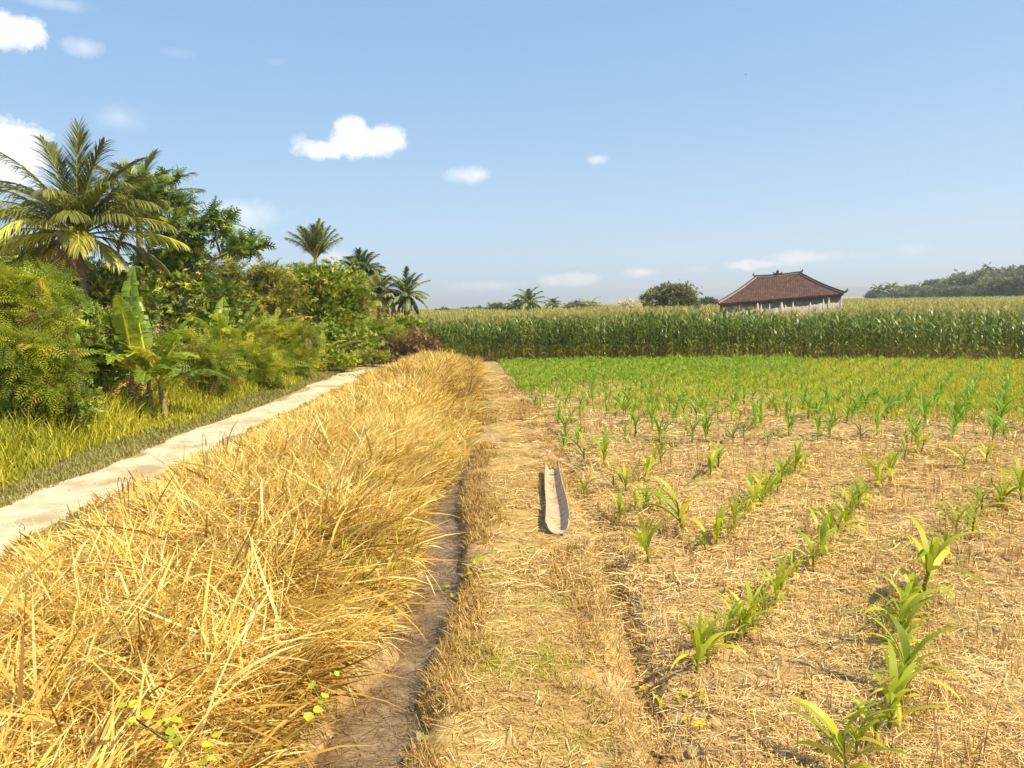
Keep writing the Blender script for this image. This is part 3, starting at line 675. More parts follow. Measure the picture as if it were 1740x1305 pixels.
# breadfruit tree: bare crooked boughs, lobed leaves in tufts at their ends
def breadfruit():
    d = 22.5; b = at(330, 600, d); root = Vector((b.x, b.y, zg1(b.x, b.y) - .02)); random.seed(4)
    o = empty('breadfruit_tree', root); tag(o, 'tall breadfruit tree with tufts of big lobed leaves on bare crooked boughs', 'tree')
    tufts = [(240, 305, 16, 12), (262, 318, 20, 10), (290, 299, 16, 4), (250, 345, 26, 20), (285, 352, 34, 22), (310, 345, 20, 12), (300, 385, 42, 26), (330, 400, 24, 22), (265, 385, 30, 26), (320, 425, 26, 16), (278, 425, 42, 22),
             (362, 366, 18, 14), (382, 372, 16, 14), (378, 395, 18, 14), (400, 410, 14, 12), (420, 410, 22, 16), (432, 420, 20, 14), (410, 425, 18, 10), (335, 380, 10, 10)]
    mb = MB(); mt = MB(); r = np.random.RandomState(8)
    fork = at(325, 480, d) - root
    tube(mt, curve_pts((0, 0, 0), fork, 0, 6, .05), [.10 - .008 * i for i in range(7)], 7)
    hubs = [at(290, 420, d) - root, at(375, 437, d) - root]
    for h in hubs: tube(mt, curve_pts(fork, h, .1, 6, .08), [.06 - .005 * i for i in range(7)], 6)
    for (px, py, rx, ry) in tufts:
        c = at(px, py, d + random.uniform(-.5, .5)) - root; s = d / F_PX; h = hubs[0] if px < 345 else hubs[1]
        tube(mt, curve_pts(h, c, .12, 6, .06), [.035 - .004 * i for i in range(7)], 5)
        n = int(12 + rx * 1.3); P = np.array(c) + r.normal(0, .42, (n, 3)) * np.array([rx * s, rx * s * .8, ry * s])
        D = (P - np.array(c)) / max(.05, rx * s) + r.normal(0, .6, (n, 3)) + np.array([0, 0, .1])
        inst(mb, LOBED, frames(D, r.normal(0, .5, n)), P, .36 * r.uniform(.75, 1.2, n), np.clip(r.normal(.3, .18, n), 0, 1))
    for k in range(6):
        a = at(355 + k * 9, 455, d) - root; tube(mt, curve_pts(hubs[1], at(340 + k * 14, 380 + 12 * (k % 3), d) - root, .05, 5, .05), [.014, .012, .01, .008, .006, .004], 4)
    mb.build('crown', M['broad'], o); mt.build('trunk', M['bark'], o, smooth=True)
breadfruit()

# ------------------------------------------------------------------ beyond the tall maize
P_('leafy_tree', 'round dark green tree rising above the tall maize, left of the tiled house', 'tree', 70, [(1112, 514, 24, 16), (1145, 504, 30, 18), (1165, 514, 20, 16), (1130, 500, 18, 12)], 1138, M['fargreen'], SPRAY, .42, 4200, seed=51, tr=.14)
P_('blossoming_shrub', 'shrub covered in pale cream blossom left of the round dark tree', 'shrub', 68, [(1062, 521, 22, 10), (1078, 520, 14, 9)], 1066, M['flower'], SPRAY, .26, 1500, seed=52, tr=.08)
for i, (px, py, rx, ry, d, lb) in enumerate([(752, 533, 12, 5, 160, 'low far tree on the left skyline beside the thicket end'), (843, 525, 12, 5, 150, 'low far tree on the skyline left of the distant palms'),
                                             (800, 530, 24, 3, 190, 'flat line of far scrub between two low skyline trees'), (1195, 516, 18, 5, 140, 'low far shrub left of the tiled house eave'), (975, 521, 14, 4, 120, 'low far shrub between the tiny palm and the flat topped palm')]):
    P_('leafy_tree', lb, 'tree', d, [(px, py, rx, ry), (px + rx * .6, py + 1, rx * .6, ry * .8)], px, M['fargreen'], SPRAY, .6 * d / 100, 500, seed=60 + i, tr=.15)

# wooded rise on the right: single crowns, nearest the photo's right edge
rw = random.Random(12)
woods = []
for k in range(46):
    px = 1478 + (k / 45) ** .9 * 330 + rw.uniform(-8, 8); t = (px - 1478) / 262
    row = k % 3
    topy = 496 - 31 * min(1, max(0, t)) ** .8 - 6 * (px > 1640) + rw.uniform(-3, 4) + row * 7
    woods.append((px, topy, 320 - 90 * min(1, t) - row * 22))
wl = ['grey green crown in the wooded rise along the right skyline', 'distant palm in the wooded rise along the right skyline']
proto = []
for v in range(5):
    rr_ = np.random.RandomState(70 + v); mb = MB(); bl = []
    for q in range(6):
        a = rr_.uniform(0, 6.28); bl.append(((math.cos(a) * 2.2, math.sin(a) * 2.0, 4.6 + rr_.uniform(-1.2, 1.6)), (2.0 + rr_.rand(), 2.0 + rr_.rand(), 1.5 + rr_.rand() * .5)))
    bl.append(((0, 0, 2.6), (3.0, 3.0, 2.2)))
    crown(mb, bl, 1500, SPRAY, 1.0, .05, .8, 0, 0, 70 + v)
    me = mb.mesh('crown', M['fargreen'])
    mt = MB(); tube(mt, curve_pts((0, 0, -.3), (.2, .1, 4.4), 0, 5, .1), [.3, .26, .22, .2, .16, .1], 7)
    for q in range(4): tube(mt, curve_pts((.1, 0, 2.5), bl[q][0], .2, 4, .1), [.15, .12, .1, .07, .04], 5)
    proto.append((me, mt.mesh('trunk', M['bark'], True)))
for k, (px, topy, d) in enumerate(woods):
    p = at(px, topy, d); h = p.z; s = max(.5, h / 6.6)
    o = empty('leafy_tree', (p.x, p.y, -.1), rw.uniform(0, 6.28)); o.scale = (s * rw.uniform(.95, 1.25), s * rw.uniform(.95, 1.25), s)
    tag(o, wl[0], 'tree', 'trees of the wooded rise')
    for nm, me in zip(('crown', 'trunk'), proto[k % 5]):
        c = bpy.data.objects.new(nm, me); col.objects.link(c); c.parent = o
for i, px in enumerate((1492, 1503, 1516, 1728, 1735)):
    palm('coconut_palm', 'thin distant palm poking out of the wooded rise on the right skyline', px, (px, (492, 494, 489, 474, 470)[i]), 235, ring(12, 80 + i, 2.4, -10, 80, (.8, 1.3), (.1, .4)), 80 + i, M['palmfar'], leaf=1.1, pairs=9, w=.4, split=False, trunk_r=.2, group='palms of the wooded rise')

# ------------------------------------------------------------------ house
def house():
    d = 56.0; c0 = at(1324, 520, d); yaw = -math.atan2(c0.x, c0.y); gz = 0.0
    o = empty('house', (c0.x, c0.y, gz), yaw); tag(o, 'old house with a hipped brown tile roof and broken plaster walls, behind the tall maize', 'house')
    s = d / F_PX; hw = 95 * s; dep = 3.0; k = .055                 # the eaves climb gently to the right with the old roof's sag
    ez = 2.0 + (507 - 508) * s; rz = 2.0 + (505 - 467) * s; x0, x1 = (1288 - 1325) * s, (1356 - 1325) * s
    zt = lambda x, z: z + k * x
    tile = surfmat('roof_tile', [(.07, .036, .028), (.11, .06, .044), (.155, .09, .068)], 3, bump=.3, second=[((.36, .26, .21), 5.5, .66, .74)])
    n_ = tile.node_tree.nodes; l_ = tile.node_tree.links; wv = n_.new('ShaderNodeTexWave'); wv.inputs['Scale'].default_value = 2.6; wv.inputs['Distortion'].default_value = .4
    tcn = n_.new('ShaderNodeTexCoord'); l_.new(tcn.outputs['Object'], wv.inputs['Vector']); bp = [x for x in n_ if x.type == 'BUMP'][0]; bp.inputs['Distance'].default_value = .02; bp.inputs['Strength'].default_value = .6; l_.new(wv.outputs['Fac'], bp.inputs['Height'])
    plaster = surfmat('old_plaster', [(.17, .14, .11), (.28, .24, .19), (.38, .33, .26)], 1.6, bump=.4, bscale=9, second=[((.14, .11, .08), 2.4, .58, .66)])
    cap = surfmat('ridge_mortar', [(.34, .28, .23), (.52, .44, .37)], 2, bump=.2)
    capd = surfmat('ridge_tile', [(.10, .06, .05), (.17, .10, .08)], 3, bump=.2)
    A = [(-hw, -dep), (hw, -dep), (hw, dep), (-hw, dep)]; RA = [(x0, 0), (x1, 0)]
    mb = MB()
    def slope(a, b, c, dd, nu=22, nv=10, sag=.10):
        V = []; 
        for j in range(nv + 1):
            for i in range(nu + 1):
                u, v = i / nu, j / nv; p = Vector(a).lerp(Vector(b), u).lerp(Vector(dd).lerp(Vector(c), u), v)
                p.z -= sag * math.sin(math.pi * v); V.append(p[:])
        F = [(j * (nu + 1) + i, j * (nu + 1) + i + 1, (j + 1) * (nu + 1) + i + 1, (j + 1) * (nu + 1) + i) for j in range(nv) for i in range(nu)]
        mb.add(np.array(V), np.array(F))
    E = [(x, y, zt(x, ez)) for x, y in A]; Q = [(x, y, zt(x, rz)) for x, y in RA]
    slope(E[0], E[1], Q[1], Q[0]); slope(E[1], E[2], Q[1], Q[1]); slope(E[2], E[3], Q[0], Q[1]); slope(E[3], E[0], Q[0], Q[0])
    mb.add(np.array([(x, y, z - .14) for x, y, z in E]), np.array([(0, 3, 2, 1)]))
    for i in range(4):
        a, b = E[i], E[(i + 1) % 4]; mb.add(np.array([a, b, (b[0], b[1], b[2] - .14), (a[0], a[1], a[2] - .14)]), np.array([(0, 1, 2, 3)]))
    roof = mb.build('roof', tile, o, smooth=False)
    for a, b in ((E[0], Q[0]), (E[1], Q[1]), (E[2], Q[1]), (E[3], Q[0]), (Q[0], Q[1])):
        m2 = MB(); n = 10; pts = [Vector(a).lerp(Vector(b), i / n) + Vector((0, 0, .03 - (.10 * math.sin(math.pi * i / n) if a in E else .05 * math.sin(math.pi * i / n)))) for i in range(n + 1)]
        tube(m2, pts, .075, 6); m2.build('ridge_cap', cap, roof)
        m3 = MB(); tube(m3, [p + Vector((0, 0, .09)) for p in pts], .06, 6); m3.build('ridge_tiles', capd, roof)
    for (x, y, z), sx in ((E[0], -1), (E[1], 1), (Q[0], -1), (Q[1], 1)):
        m2 = MB(); tube(m2, [(x, y, z + .08), (x + sx * .14, y, z + .12), (x + sx * .24, y, z + .22), (x + sx * .24, y, z + .34)], [.09, .08, .06, .02], 6); m2.build('roof_finial', capd, roof)
    m2 = MB(); xm = (x0 + x1) / 2; zr = zt(xm, rz) + .1
    tube(m2, [(xm, 0, zr + q) for q in (0, .06, .1, .18, .26, .34)], [.13, .16, .1, .13, .08, .02], 8)
    for sx in (-1, 1): tube(m2, [(xm + sx * .08, 0, zr + .03), (xm + sx * .24, 0, zr + .04), (xm + sx * .32, 0, zr + .12), (xm + sx * .3, 0, zr + .2)], [.06, .06, .045, .015], 6)
    m2.build('roof_ornament', capd, roof)
    wx, wy = hw - .22, dep - .45
    def slab(name, a, b, th, mat, z0, rag=False, n=60, seed=3):
        """a wall between two corners following the roof line above"""
        a, b = Vector((*a, 0)), Vector((*b, 0)); dr = (b - a).normalized(); nr = Vector((dr.y, -dr.x, 0)) * th; V = []; rr = random.Random(seed); zz = 0
        for i in range(n + 1):
            p = a.lerp(b, i / n); top = zt(p.x, ez) - .06
            if rag: zz = .75 * zz + rr.uniform(-.04, .04); top = zt(p.x * 1.4, 1.30) + zz + (rr.uniform(.15, .5) if rr.random() < .14 else 0)
            V += [(p.x, p.y, z0), (p.x, p.y, top), (p.x + nr.x, p.y + nr.y, z0), (p.x + nr.x, p.y + nr.y, top)]
        F = []
        for i in range(n): q = i * 4; F += [(q, q + 4, q + 5, q + 1), (q + 2, q + 3, q + 7, q + 6), (q + 1, q + 5, q + 7, q + 3)]
        F += [(0, 1, 3, 2), (n * 4, n * 4 + 2, n * 4 + 3, n * 4 + 1)]
        m = MB(); m.add(np.array(V), np.array(F)); return m.build(name, mat, o)
    slab('wall', (-wx, -wy), (wx, -wy), .15, plaster, -.1)
    slab('wall', (wx, -wy + .003), (wx, wy), .15, plaster, -.1); slab('wall', (wx, wy), (-wx, wy), .15, plaster, -.1); slab('wall', (-wx, wy), (-wx, -wy + .003), .15, plaster, -.1)
    pale = surfmat('pale_stone', [(.36, .30, .22), (.50, .42, .32), (.62, .53, .42)], 2.2, bump=.5, bscale=8)
    slab('broken_outer_wall', (-wx + .3, -dep - .35), (wx + .12, -dep - .35), .14, pale, -.1, rag=True, n=110)
house()

# ------------------------------------------------------------------ tall maize
def maize_meshes(seed, h=1.58, green=.35):
    r = np.random.RandomState(seed); mb = MB(); nl = 12
    tube(mb, [(r.uniform(-.015, .015), r.uniform(-.015, .015), h * i / 5) for i in range(6)], [.016, .015, .013, .011, .008, .005], 5, tone=.75)
    z = h * (.12 + .8 * (np.arange(nl) / nl)); a0 = r.uniform(0, 6.28)
    az = a0 + np.pi * (np.arange(nl) % 2) + r.normal(0, .35, nl)
    blades(mb, np.stack([0 * z, 0 * z, z], 1), az, r.uniform(.25, .6, nl), r.uniform(1.2, 2.3, nl), r.uniform(.42, .68, nl), r.uniform(.05, .075, nl), segs=6, roll=r.uniform(-.3, .3, nl), prof=np.array([.5, .9, 1, .95, .8, .5, .05]), tone=np.clip(r.normal(green, .15, nl) + .35 * (z < .3 * h), 0, 1), bpow=1.4)
    top = MB(); n = 9
    blades(top, np.tile([0, 0, h * .97], (n, 1)), r.uniform(0, 6.28, n), np.r_[0.05, r.uniform(.2, .7, n - 1)], r.uniform(.1, .7, n), r.uniform(.16, .27, n), .016, segs=3, prof=np.array([.8, 1, .9, .4]), tone=r.rand(n))
    return mb, top
MAIZE = []
for v in range(9):
    a, b = maize_meshes(200 + v); MAIZE.append((a.mesh('maize_leaves', [M['maize']]), b.mesh('maize_tassel', M['tassel']), a, b))
def wall_y(x):
    return np.interp(x, [-6, -1.5, 8.5, 15.5, 25], [28.2, 27.2, 25, 21.8, 18.5])
def wall_h(x):
    """how tall the crop stands along its front edge"""
    return .95 * np.interp(x, [-3, 0, 3, 8.5, 12, 15.5, 19], [.80, .93, 1.0, .96, .86, .80, .80]) + .035 * np.sin(x * 1.3) + .03 * np.sin(x * 2.9 + 1) + .10 * np.exp(-((x - 7.9) / .8) ** 2) + .08 * np.exp(-((x - 5.0) / .5) ** 2) + .07 * np.exp(-((x - 12.6) / .9) ** 2) - .06 * np.exp(-((x - 10) / .8) ** 2)
mr = random.Random(3); cnt = 0
front = []
for row in range(3):
    x = -1.6 - .5 * row
    while x < 18.5:
        front.append((x + mr.uniform(-.06, .06), float(wall_y(np.array(x))) + row * .42 + mr.uniform(-.07, .07), row)); x += .205
front = sorted(front, key=lambda f: f[2] * 100 + f[0])[:300]
ML = {0: 'tall green maize plant in the front row of the tall maize stand', 1: 'tall green maize plant just behind the front row of the tall maize stand', 2: 'tall maize plant with a golden tassel, in the third row of the tall stand'}
for i, (x, y, row) in enumerate(front):
    v = mr.randrange(9); s = float(wall_h(np.array(x))) * mr.uniform(.80, 1.13)
    o = bpy.data.objects.new('maize_plant', MAIZE[v][0]); col.objects.link(o)
    o.location = (x, y, zg1(x, y) - .01); o.rotation_euler = (mr.uniform(-.06, .06), mr.uniform(-.06, .06), mr.uniform(0, 6.28)); o.scale = (s, s, s)
    tag(o, ML[row], 'maize plant', 'tall maize plants of the front rows')
    if row == 2 or mr.random() < .25:
        c = bpy.data.objects.new('tassel', MAIZE[v][1]); col.objects.link(c); c.parent = o
def scatter_mesh(mb, src, X_, Y_, S_, mi, rot):
    V0 = np.concatenate(src.V); F0 = [f for f in src.F]; A0 = np.concatenate(src.A); k = len(V0); n = len(X_)
    c, s = np.cos(rot), np.sin(rot); Zg = zg(X_, Y_)
    V = np.empty((n, k, 3)); V[:, :, 0] = (V0[None, :, 0] * c[:, None] - V0[None, :, 1] * s[:, None]) * S_[:, None] + X_[:, None]
    V[:, :, 1] = (V0[None, :, 0] * s[:, None] + V0[None, :, 1] * c[:, None]) * S_[:, None] + Y_[:, None]; V[:, :, 2] = V0[None, :, 2] * S_[:, None] + Zg[:, None]
    base = mb.n; mb.V.append(V.reshape(-1, 3)); mb.A.append(np.tile(A0, n)); mb.n += n * k
    # faces keep their size class
    for f in F0:
        ff = (f[None] + (np.arange(n) * k)[:, None, None] + base).reshape(-1, f.shape[1]); mb.F.append(ff); mb.M.append(np.full(len(ff), mi))
# keep MB bookkeeping simple: V/A are parallel, F/M are parallel
r = np.random.RandomState(9)
X_ = []; Y_ = []
for y_off, step, rows in ((1.25, .26, 26), (12.2, .5, 26)):
    for j in range(rows):
        yy = y_off + j * (.42 if y_off < 5 else .85)
        xs = np.arange(-4.5 - yy * .12, 22 + yy * .78, step); xs = xs + r.uniform(-.08, .08, len(xs))
        X_.append(xs); Y_.append(wall_y(xs) + yy + r.uniform(-.12, .12, len(xs)))
X_ = np.concatenate(X_); Y_ = np.concatenate(Y_)
ok = (X_ < Y_ * .72 + 1) & (X_ > -2.6 - (Y_ - 26) * .2) & ~((np.abs(X_ - 20.2 + (Y_ - 56) * -.36) < 6) & (Y_ > 51) & (Y_ < 62)); X_, Y_ = X_[ok], Y_[ok]
mb = MB(); vv = r.randint(0, 9, len(X_))
for v in range(9):
    q = vv == v; S_ = (wall_h(X_[q]) * .5 + .5) * r.uniform(.9, 1.06, q.sum())
    S_ = S_ * (1 - .36 * ((np.abs(X_[q] / Y_[q] - .36) < .115) & (Y_[q] > 36) & (Y_[q] < 58))) * (1 - .16 * ((np.abs(X_[q] / Y_[q] - .36) < .115) & (Y_[q] > 27.5) & (Y_[q] < 36)))
    rot = r.uniform(0, 6.28, q.sum())
    scatter_mesh(mb, MAIZE[v][2], X_[q], Y_[q], S_, 0, rot); scatter_mesh(mb, MAIZE[v][3], X_[q], Y_[q], S_ * 1.03, 1, rot)
tag(mb.build('maize_crop', [M['maize'], M['tassel']]), 'deep stand of tall maize with golden tassels behind its front rows', 'maize crop', kind='stuff')
# the crop runs on to the far edge of the fields
mb = MB(); n = 56000
y = 48 + 260 * r.rand(n) ** 1.7; x = -.36 * y + (y * 1.16 + 8) * r.rand(n)
hh = 1.34 + .1 * r.randn(n) - .35 * sstep(.1, .6, x / y); sc_ = (y / 48) ** .6
hz = (np.abs(x / y - .36) < .115) & (y < 57); hh = np.where(hz, hh - .54, hh)
ok = (x > -2.5 - (y - 27) * .34) & ~((np.abs(x - 20.2 - (y - 56) * .36) < 5.6) & (y > 51.5) & (y < 61))
x, y, hh, sc_ = x[ok], y[ok], hh[ok], sc_[ok]; n = len(x)
blades(mb, np.stack([x, y, zg(x, y) + hh - .45], 1), r.uniform(0, 6.28, n), r.uniform(.05, .5, n), r.uniform(.3, 1.6, n), .62 * np.ones(n), .075 * sc_, segs=3, tone=np.clip(r.normal(.5, .25, n), 0, 1))
tag(mb.build('far_crop', M['crop']), 'far golden green field running to the skyline beyond the tall maize', 'field crop', kind='stuff')
# closed body of the far crop below its ragged top
mb = MB(); xs = np.arange(-120, 300, 6.); yv = np.r_[49., 62.5, np.arange(70, 330, 20.)]
gx, gy = np.meshgrid(xs, yv); V = np.stack([gx.ravel(), gy.ravel(), 1.0 - .3 * sstep(.1, .6, gx.ravel() / gy.ravel()) + .05 * r.randn(gx.size)], 1)
kx = len(xs); i = (np.arange(1, len(yv) - 1)[:, None] * kx + np.arange(kx - 1)[None]).ravel(); F = np.stack([i, i + 1, i + kx + 1, i + kx], 1)
F = F[V[F[:, 0], 0] > -.34 * V[F[:, 0], 1]]
mb.add(V, F, .35)
tag(mb.build('crop_mass', M['crop']), 'dense body of the far crop under its ragged golden tops', 'field crop', kind='stuff')

# ------------------------------------------------------------------ young maize
def young(seed, h=.36, parts=False, mb=None, lush=1.0):
    r = np.random.RandomState(seed); nl = 9; a0 = r.uniform(0, 3.14)
    stem = MB(); tube(stem, [(0, 0, -.02), (.004, 0, h * .2), (.002, .003, h * .45), (0, 0, h * .68)], [.012, .012, .010, .005], 6, tone=.4)
    leaves = []
    for k in range(nl):
        m = MB(); t = k / (nl - 1); z = h * (.13 + .52 * t)
        ln = h * (.80 + .60 * math.sin(3.14 * (t * .8 + .12))) * r.uniform(.85, 1.15) * (.6 if k == 0 else 1)
        tilt = r.uniform(.45, .75) * (1 - .8 * t) + .04; bend = r.uniform(1.8, 2.9) * (1 - .42 * t)
        az = a0 + math.pi * (k % 2) + r.normal(0, .38)
        blades(m, [(0, 0, z)], az, tilt, bend, ln, .108 * h * r.uniform(.75, 1.2) * lush, segs=8, roll=r.uniform(-.5, .5), prof=np.array([.5, .75, .95, 1, .95, .85, .66, .38, .04]), tone=np.clip(r.normal(.42, .22) + (.35 if k < 2 else 0), 0, 1), bpow=1.5)
        leaves.append(m)
    return stem, leaves
def merge(stem, leaves):
    m = MB()
    for q in leaves: m.add(q.V[0], q.F[0], q.A[0])
    for f, i in ((stem.F[0], 0), ):
        m.add(stem.V[0], f, stem.A[0], 1)
    return m
# every young plant the photo shows near: pixel of its foot, height in pixels, label
NEAR = [
 (1440, 1318, 110, 'broad leaved young maize plant cut by the bottom edge of the photo'),
 (1506, 1246, 108, 'young maize plant second from the bottom edge in the right hand row'),
 (1532, 1180, 120, 'young maize plant whose long leaf arches to the left in the right hand row'),
 (1536, 1108, 95, 'young maize plant with a thick pale whorl, midway up the right hand row'),
 (1537, 1066, 78, 'thin young maize plant standing under the largest one of the right hand row'),
 (1568, 1008, 112, 'largest bushy young maize plant, its leaves blown to the right'),
 (1624, 916, 58, 'young maize plant with spread V shaped leaves above the largest bushy one'),
 (1652, 908, 52, 'dense young maize plant touching the V shaped one'),
 (1700, 868, 62, 'lush young maize plant at the right edge, part of the thick clump'),
 (1735, 856, 60, 'young maize plant cut by the right edge of the photo in the thick clump'),
 (1668, 872, 48, 'young maize plant on the left of the thick clump at the right edge'),
 (1183, 1145, 92, 'young maize plant standing at the lower end of the middle row'),
 (1251, 1090, 78, 'young maize plant second from the lower end of the middle row'),
 (1280, 1068, 66, 'young maize plant with leaves reaching right, third in the middle row'),
 (1327, 1010, 62, 'small upright young maize plant halfway along the middle row'),
 (1350, 975, 40, 'smallest young maize plant in the gap of the middle row'),
 (1396, 950, 72, 'young maize plant with dark centre beside a long shadow in the middle row'),
 (1424, 912, 52, 'young maize plant leaning over its neighbour high in the middle row'),
 (1446, 880, 50, 'young maize plant near the upper end of the middle row'),
 (1472, 856, 45, 'topmost young maize plant of the middle row'),
 (1103, 966, 88, 'lone young maize plant with a tall spike leaf, nearest right of the trough'),
 (1217, 930, 66, 'young maize plant at the lower end of the row behind the lone spiky one'),
 (1200, 944, 40, 'young maize plant with a drooping pale leaf pressed against a bigger one'),
 (1246, 905, 52, 'young maize plant in the short row right of the thin stemmed plant'),
 (1281, 868, 54, 'young maize plant at the foot of the dense diagonal clump'),
 (1302, 850, 52, 'young maize plant second in the dense diagonal clump'),
 (1326, 828, 52, 'young maize plant in the middle of the dense diagonal clump'),
 (1348, 808, 54, 'young maize plant with long side leaf at the top of the dense diagonal clump'),
 (1053, 890, 54, 'young maize plant with stiff fan of leaves, right of the trough middle'),
 (1091, 874, 38, 'young maize plant between the stiff fan and the neat rosette'),
 (1121, 870, 44, 'young maize plant shaped like a neat rosette on bare straw'),
 (1160, 908, 100, 'young maize plant on a tall thin bare stem'),
 (994, 840, 46, 'young maize plant closest to the right side of the trough'),
 (991, 786, 52, 'dark green young maize plant beyond the trough, left one of the pair'),
 (1028, 792, 58, 'dark blue green young maize plant beyond the trough, right one of the pair'),
 (1042, 832, 50, 'young maize plant below the dark green pair'),
 (1064, 836, 48, 'young maize plant with pale drooping leaf right below the dark pair'),
 (1096, 818, 44, 'young maize plant low in the cluster under the umbrella shaped one'),
 (1124, 792, 48, 'young maize plant with an umbrella of dark leaves'),
 (1206, 812, 52, 'young maize plant, left one of the pair standing alone on straw'),
 (1220, 800, 48, 'young maize plant, right one of the pair standing alone on straw'),
 (1494, 830, 56, 'young maize plant with dark heart standing between two rows'),
 (1512, 818, 44, 'young maize plant behind the dark hearted one'),
 (1638, 800, 44, 'young maize plant left of two at the upper right'),
 (1676, 788, 38, 'young maize plant right of two at the upper right'),
 (1536, 782, 38, 'young maize plant in a short upper row right of the middle'),
 (1566, 770, 38, 'young maize plant at the end of the short upper row'),
]
STEMS = []
for v in range(12):
    s_, lv = young(300 + v); STEMS.append((s_.mesh('stalk', M['maizestalk'], True), [q.mesh('leaf', M['maizeyoung']) for q in lv]))
yr = random.Random(5); taken = []; ny = 0
def field_z(x, y): return zg1(x, y) - .005
for i, (px, py, hp, lb) in enumerate(NEAR):
    g = gnd(px, py, -.07); dd = (g - Vector((0, 0, CAM_H))).length; s = hp / F_PX * dd / .36 * .76
    o = empty('young_maize_plant', (g.x, g.y, field_z(g.x, g.y)), yr.uniform(0, 6.28)); o.scale = (s * 1.12, s * 1.12, s * .92); o.rotation_euler[0] = yr.uniform(-.16, .16); o.rotation_euler[1] = yr.uniform(-.16, .16)
    tag(o, lb, 'maize plant', 'young maize plants of the field'); taken.append((g.x, g.y)); ny += 1
    st, lv = STEMS[i % 12]
    for nm, me in [('stalk', st)] + [('leaf', q) for q in lv]:
        c = bpy.data.objects.new(nm, me); col.objects.link(c); c.parent = o
# the rows are sown close: between the plants above stand smaller ones
ROWS = [[(1183, 1145), (1251, 1090), (1280, 1068), (1327, 1010), (1396, 950), (1424, 912), (1446, 880), (1472, 856)],
        [(1440, 1318), (1506, 1246), (1532, 1180), (1536, 1108), (1537, 1066), (1568, 1008), (1624, 916), (1668, 872), (1735, 856)],
        [(1217, 930), (1246, 905), (1281, 868), (1302, 850), (1326, 828), (1348, 808), (1366, 790)], [(1042, 832), (1096, 818), (1124, 792)], [(1494, 830), (1536, 782), (1566, 770)], [(1053, 890), (1091, 874), (1121, 870)]]
RL = ['small young maize plant filling the middle row between the taller ones', 'small young maize plant filling the right hand row between the taller ones', 'small young maize plant filling the dense diagonal clump', 'small young maize plant filling the cluster below the dark green pair',
      'small young maize plant filling the short upper row', 'small young maize plant beside the neat rosette and the stiff fan']
for ri, rw_ in enumerate(ROWS):
    for (a, b) in zip(rw_[:-1], rw_[1:]):
        for t in ((.35, .7) if ri < 3 else (.5,)):
            g = gnd(a[0] + (b[0] - a[0]) * t + yr.uniform(-9, 9), a[1] + (b[1] - a[1]) * t + yr.uniform(-6, 6), -.07); s = yr.uniform(.38, .68)
            o = empty('young_maize_plant', (g.x, g.y, field_z(g.x, g.y)), yr.uniform(0, 6.28)); o.scale = (s, s, s * .9); taken.append((g.x, g.y)); ny += 1
            tag(o, RL[ri], 'maize plant', 'small plants between the taller young maize')
            st, lv = STEMS[yr.randrange(12)]
            for nm, me in [('stalk', st)] + [('leaf', q) for q in lv]:
                c = bpy.data.objects.new(nm, me); col.objects.link(c); c.parent = o
YV = []
for v in range(14):
    s_, lv = young(400 + v, .36); m = merge(s_, lv); YV.append((m.mesh('young_maize', [M['maizefar'], M['maizestalk']]), m))
cand = []
# planted rows run away to the right, as in the near field
ddir = Vector((.56, .83)); nrm = Vector((.83, -.56))
for a in np.arange(-22, 14, .52):
    for b in np.arange(0, 42, .34):
        p = ddir * b + nrm * a + Vector((yr.uniform(-.09, .09), yr.uniform(-.09, .09)))
        x, y = p
        if y < 10.2 or y > float(wall_y(np.array(x))) - .45: continue
        lo = path_c(y) + .62
        if x < lo or x > y * .735 + .6: continue
        if min((abs(x - q[0]) + abs(y - q[1]) for q in taken)) < .35: continue
        thin = .95 if y > 12.5 else .62
        if y < 14.5 and x < 1.6: thin = .35
        if yr.random() > thin: continue
        cand.append((x, y, .30 if y < 14.5 and x < 2 else (.36 if y < 15 else .33)))
# the thick green sowing in the far left corner of the field
for k in range(2300):
    y = yr.uniform(15.8, 26.6); x = yr.uniform(path_c(y) + .5, 6.8 + (y - 16) * .3)
    if y > float(wall_y(np.array(x))) - .4: continue
    if yr.random() < sstep(14.5, 20, y - x * .35) * .98: cand.append((x, y, .34))
cand.sort(key=lambda c: c[1] - 1.5 * c[2])
rest = []
for k, (x, y, h) in enumerate(cand):
    s = h / .36 * yr.uniform(.60, .98) * (1 - .38 * sstep(11, 17, y))
    if ny < 300:
        o = bpy.data.objects.new('young_maize_plant', YV[yr.randrange(14)][0]); col.objects.link(o)
        o.location = (x, y, field_z(x, y)); o.rotation_euler = (yr.uniform(-.1, .1), yr.uniform(-.1, .1), yr.uniform(0, 6.28)); o.scale = (s, s, s)
        tag(o, 'small young maize plant in the open rows across the middle of the field, left part' if x < y * .22 else 'small young maize plant in the open rows across the middle of the field, centre' if x < y * .45 else 'small young maize plant in the open rows across the middle of the field, right part',
            'maize plant', 'small young maize plants of the middle field'); ny += 1
    else: rest.append((x, y, s))
rest = np.array(rest); mb = MB(); vv = r.randint(0, 14, len(rest))
for v in range(14):
    q = rest[vv == v]
    if len(q): scatter_mesh(mb, YV[v][1], q[:, 0], q[:, 1], q[:, 2], 0, r.uniform(0, 6.28, len(q)))
tag(mb.build('young_maize_crop', [M['maizefar'], M['maizestalk']]), 'thick sowing of young bright green maize in front of the tall maize', 'maize crop', kind='stuff')

# ------------------------------------------------------------------ grasses
def inview(x, y, m=.9): return np.abs(x) < y * .72 + m
G = np.random.RandomState(77)
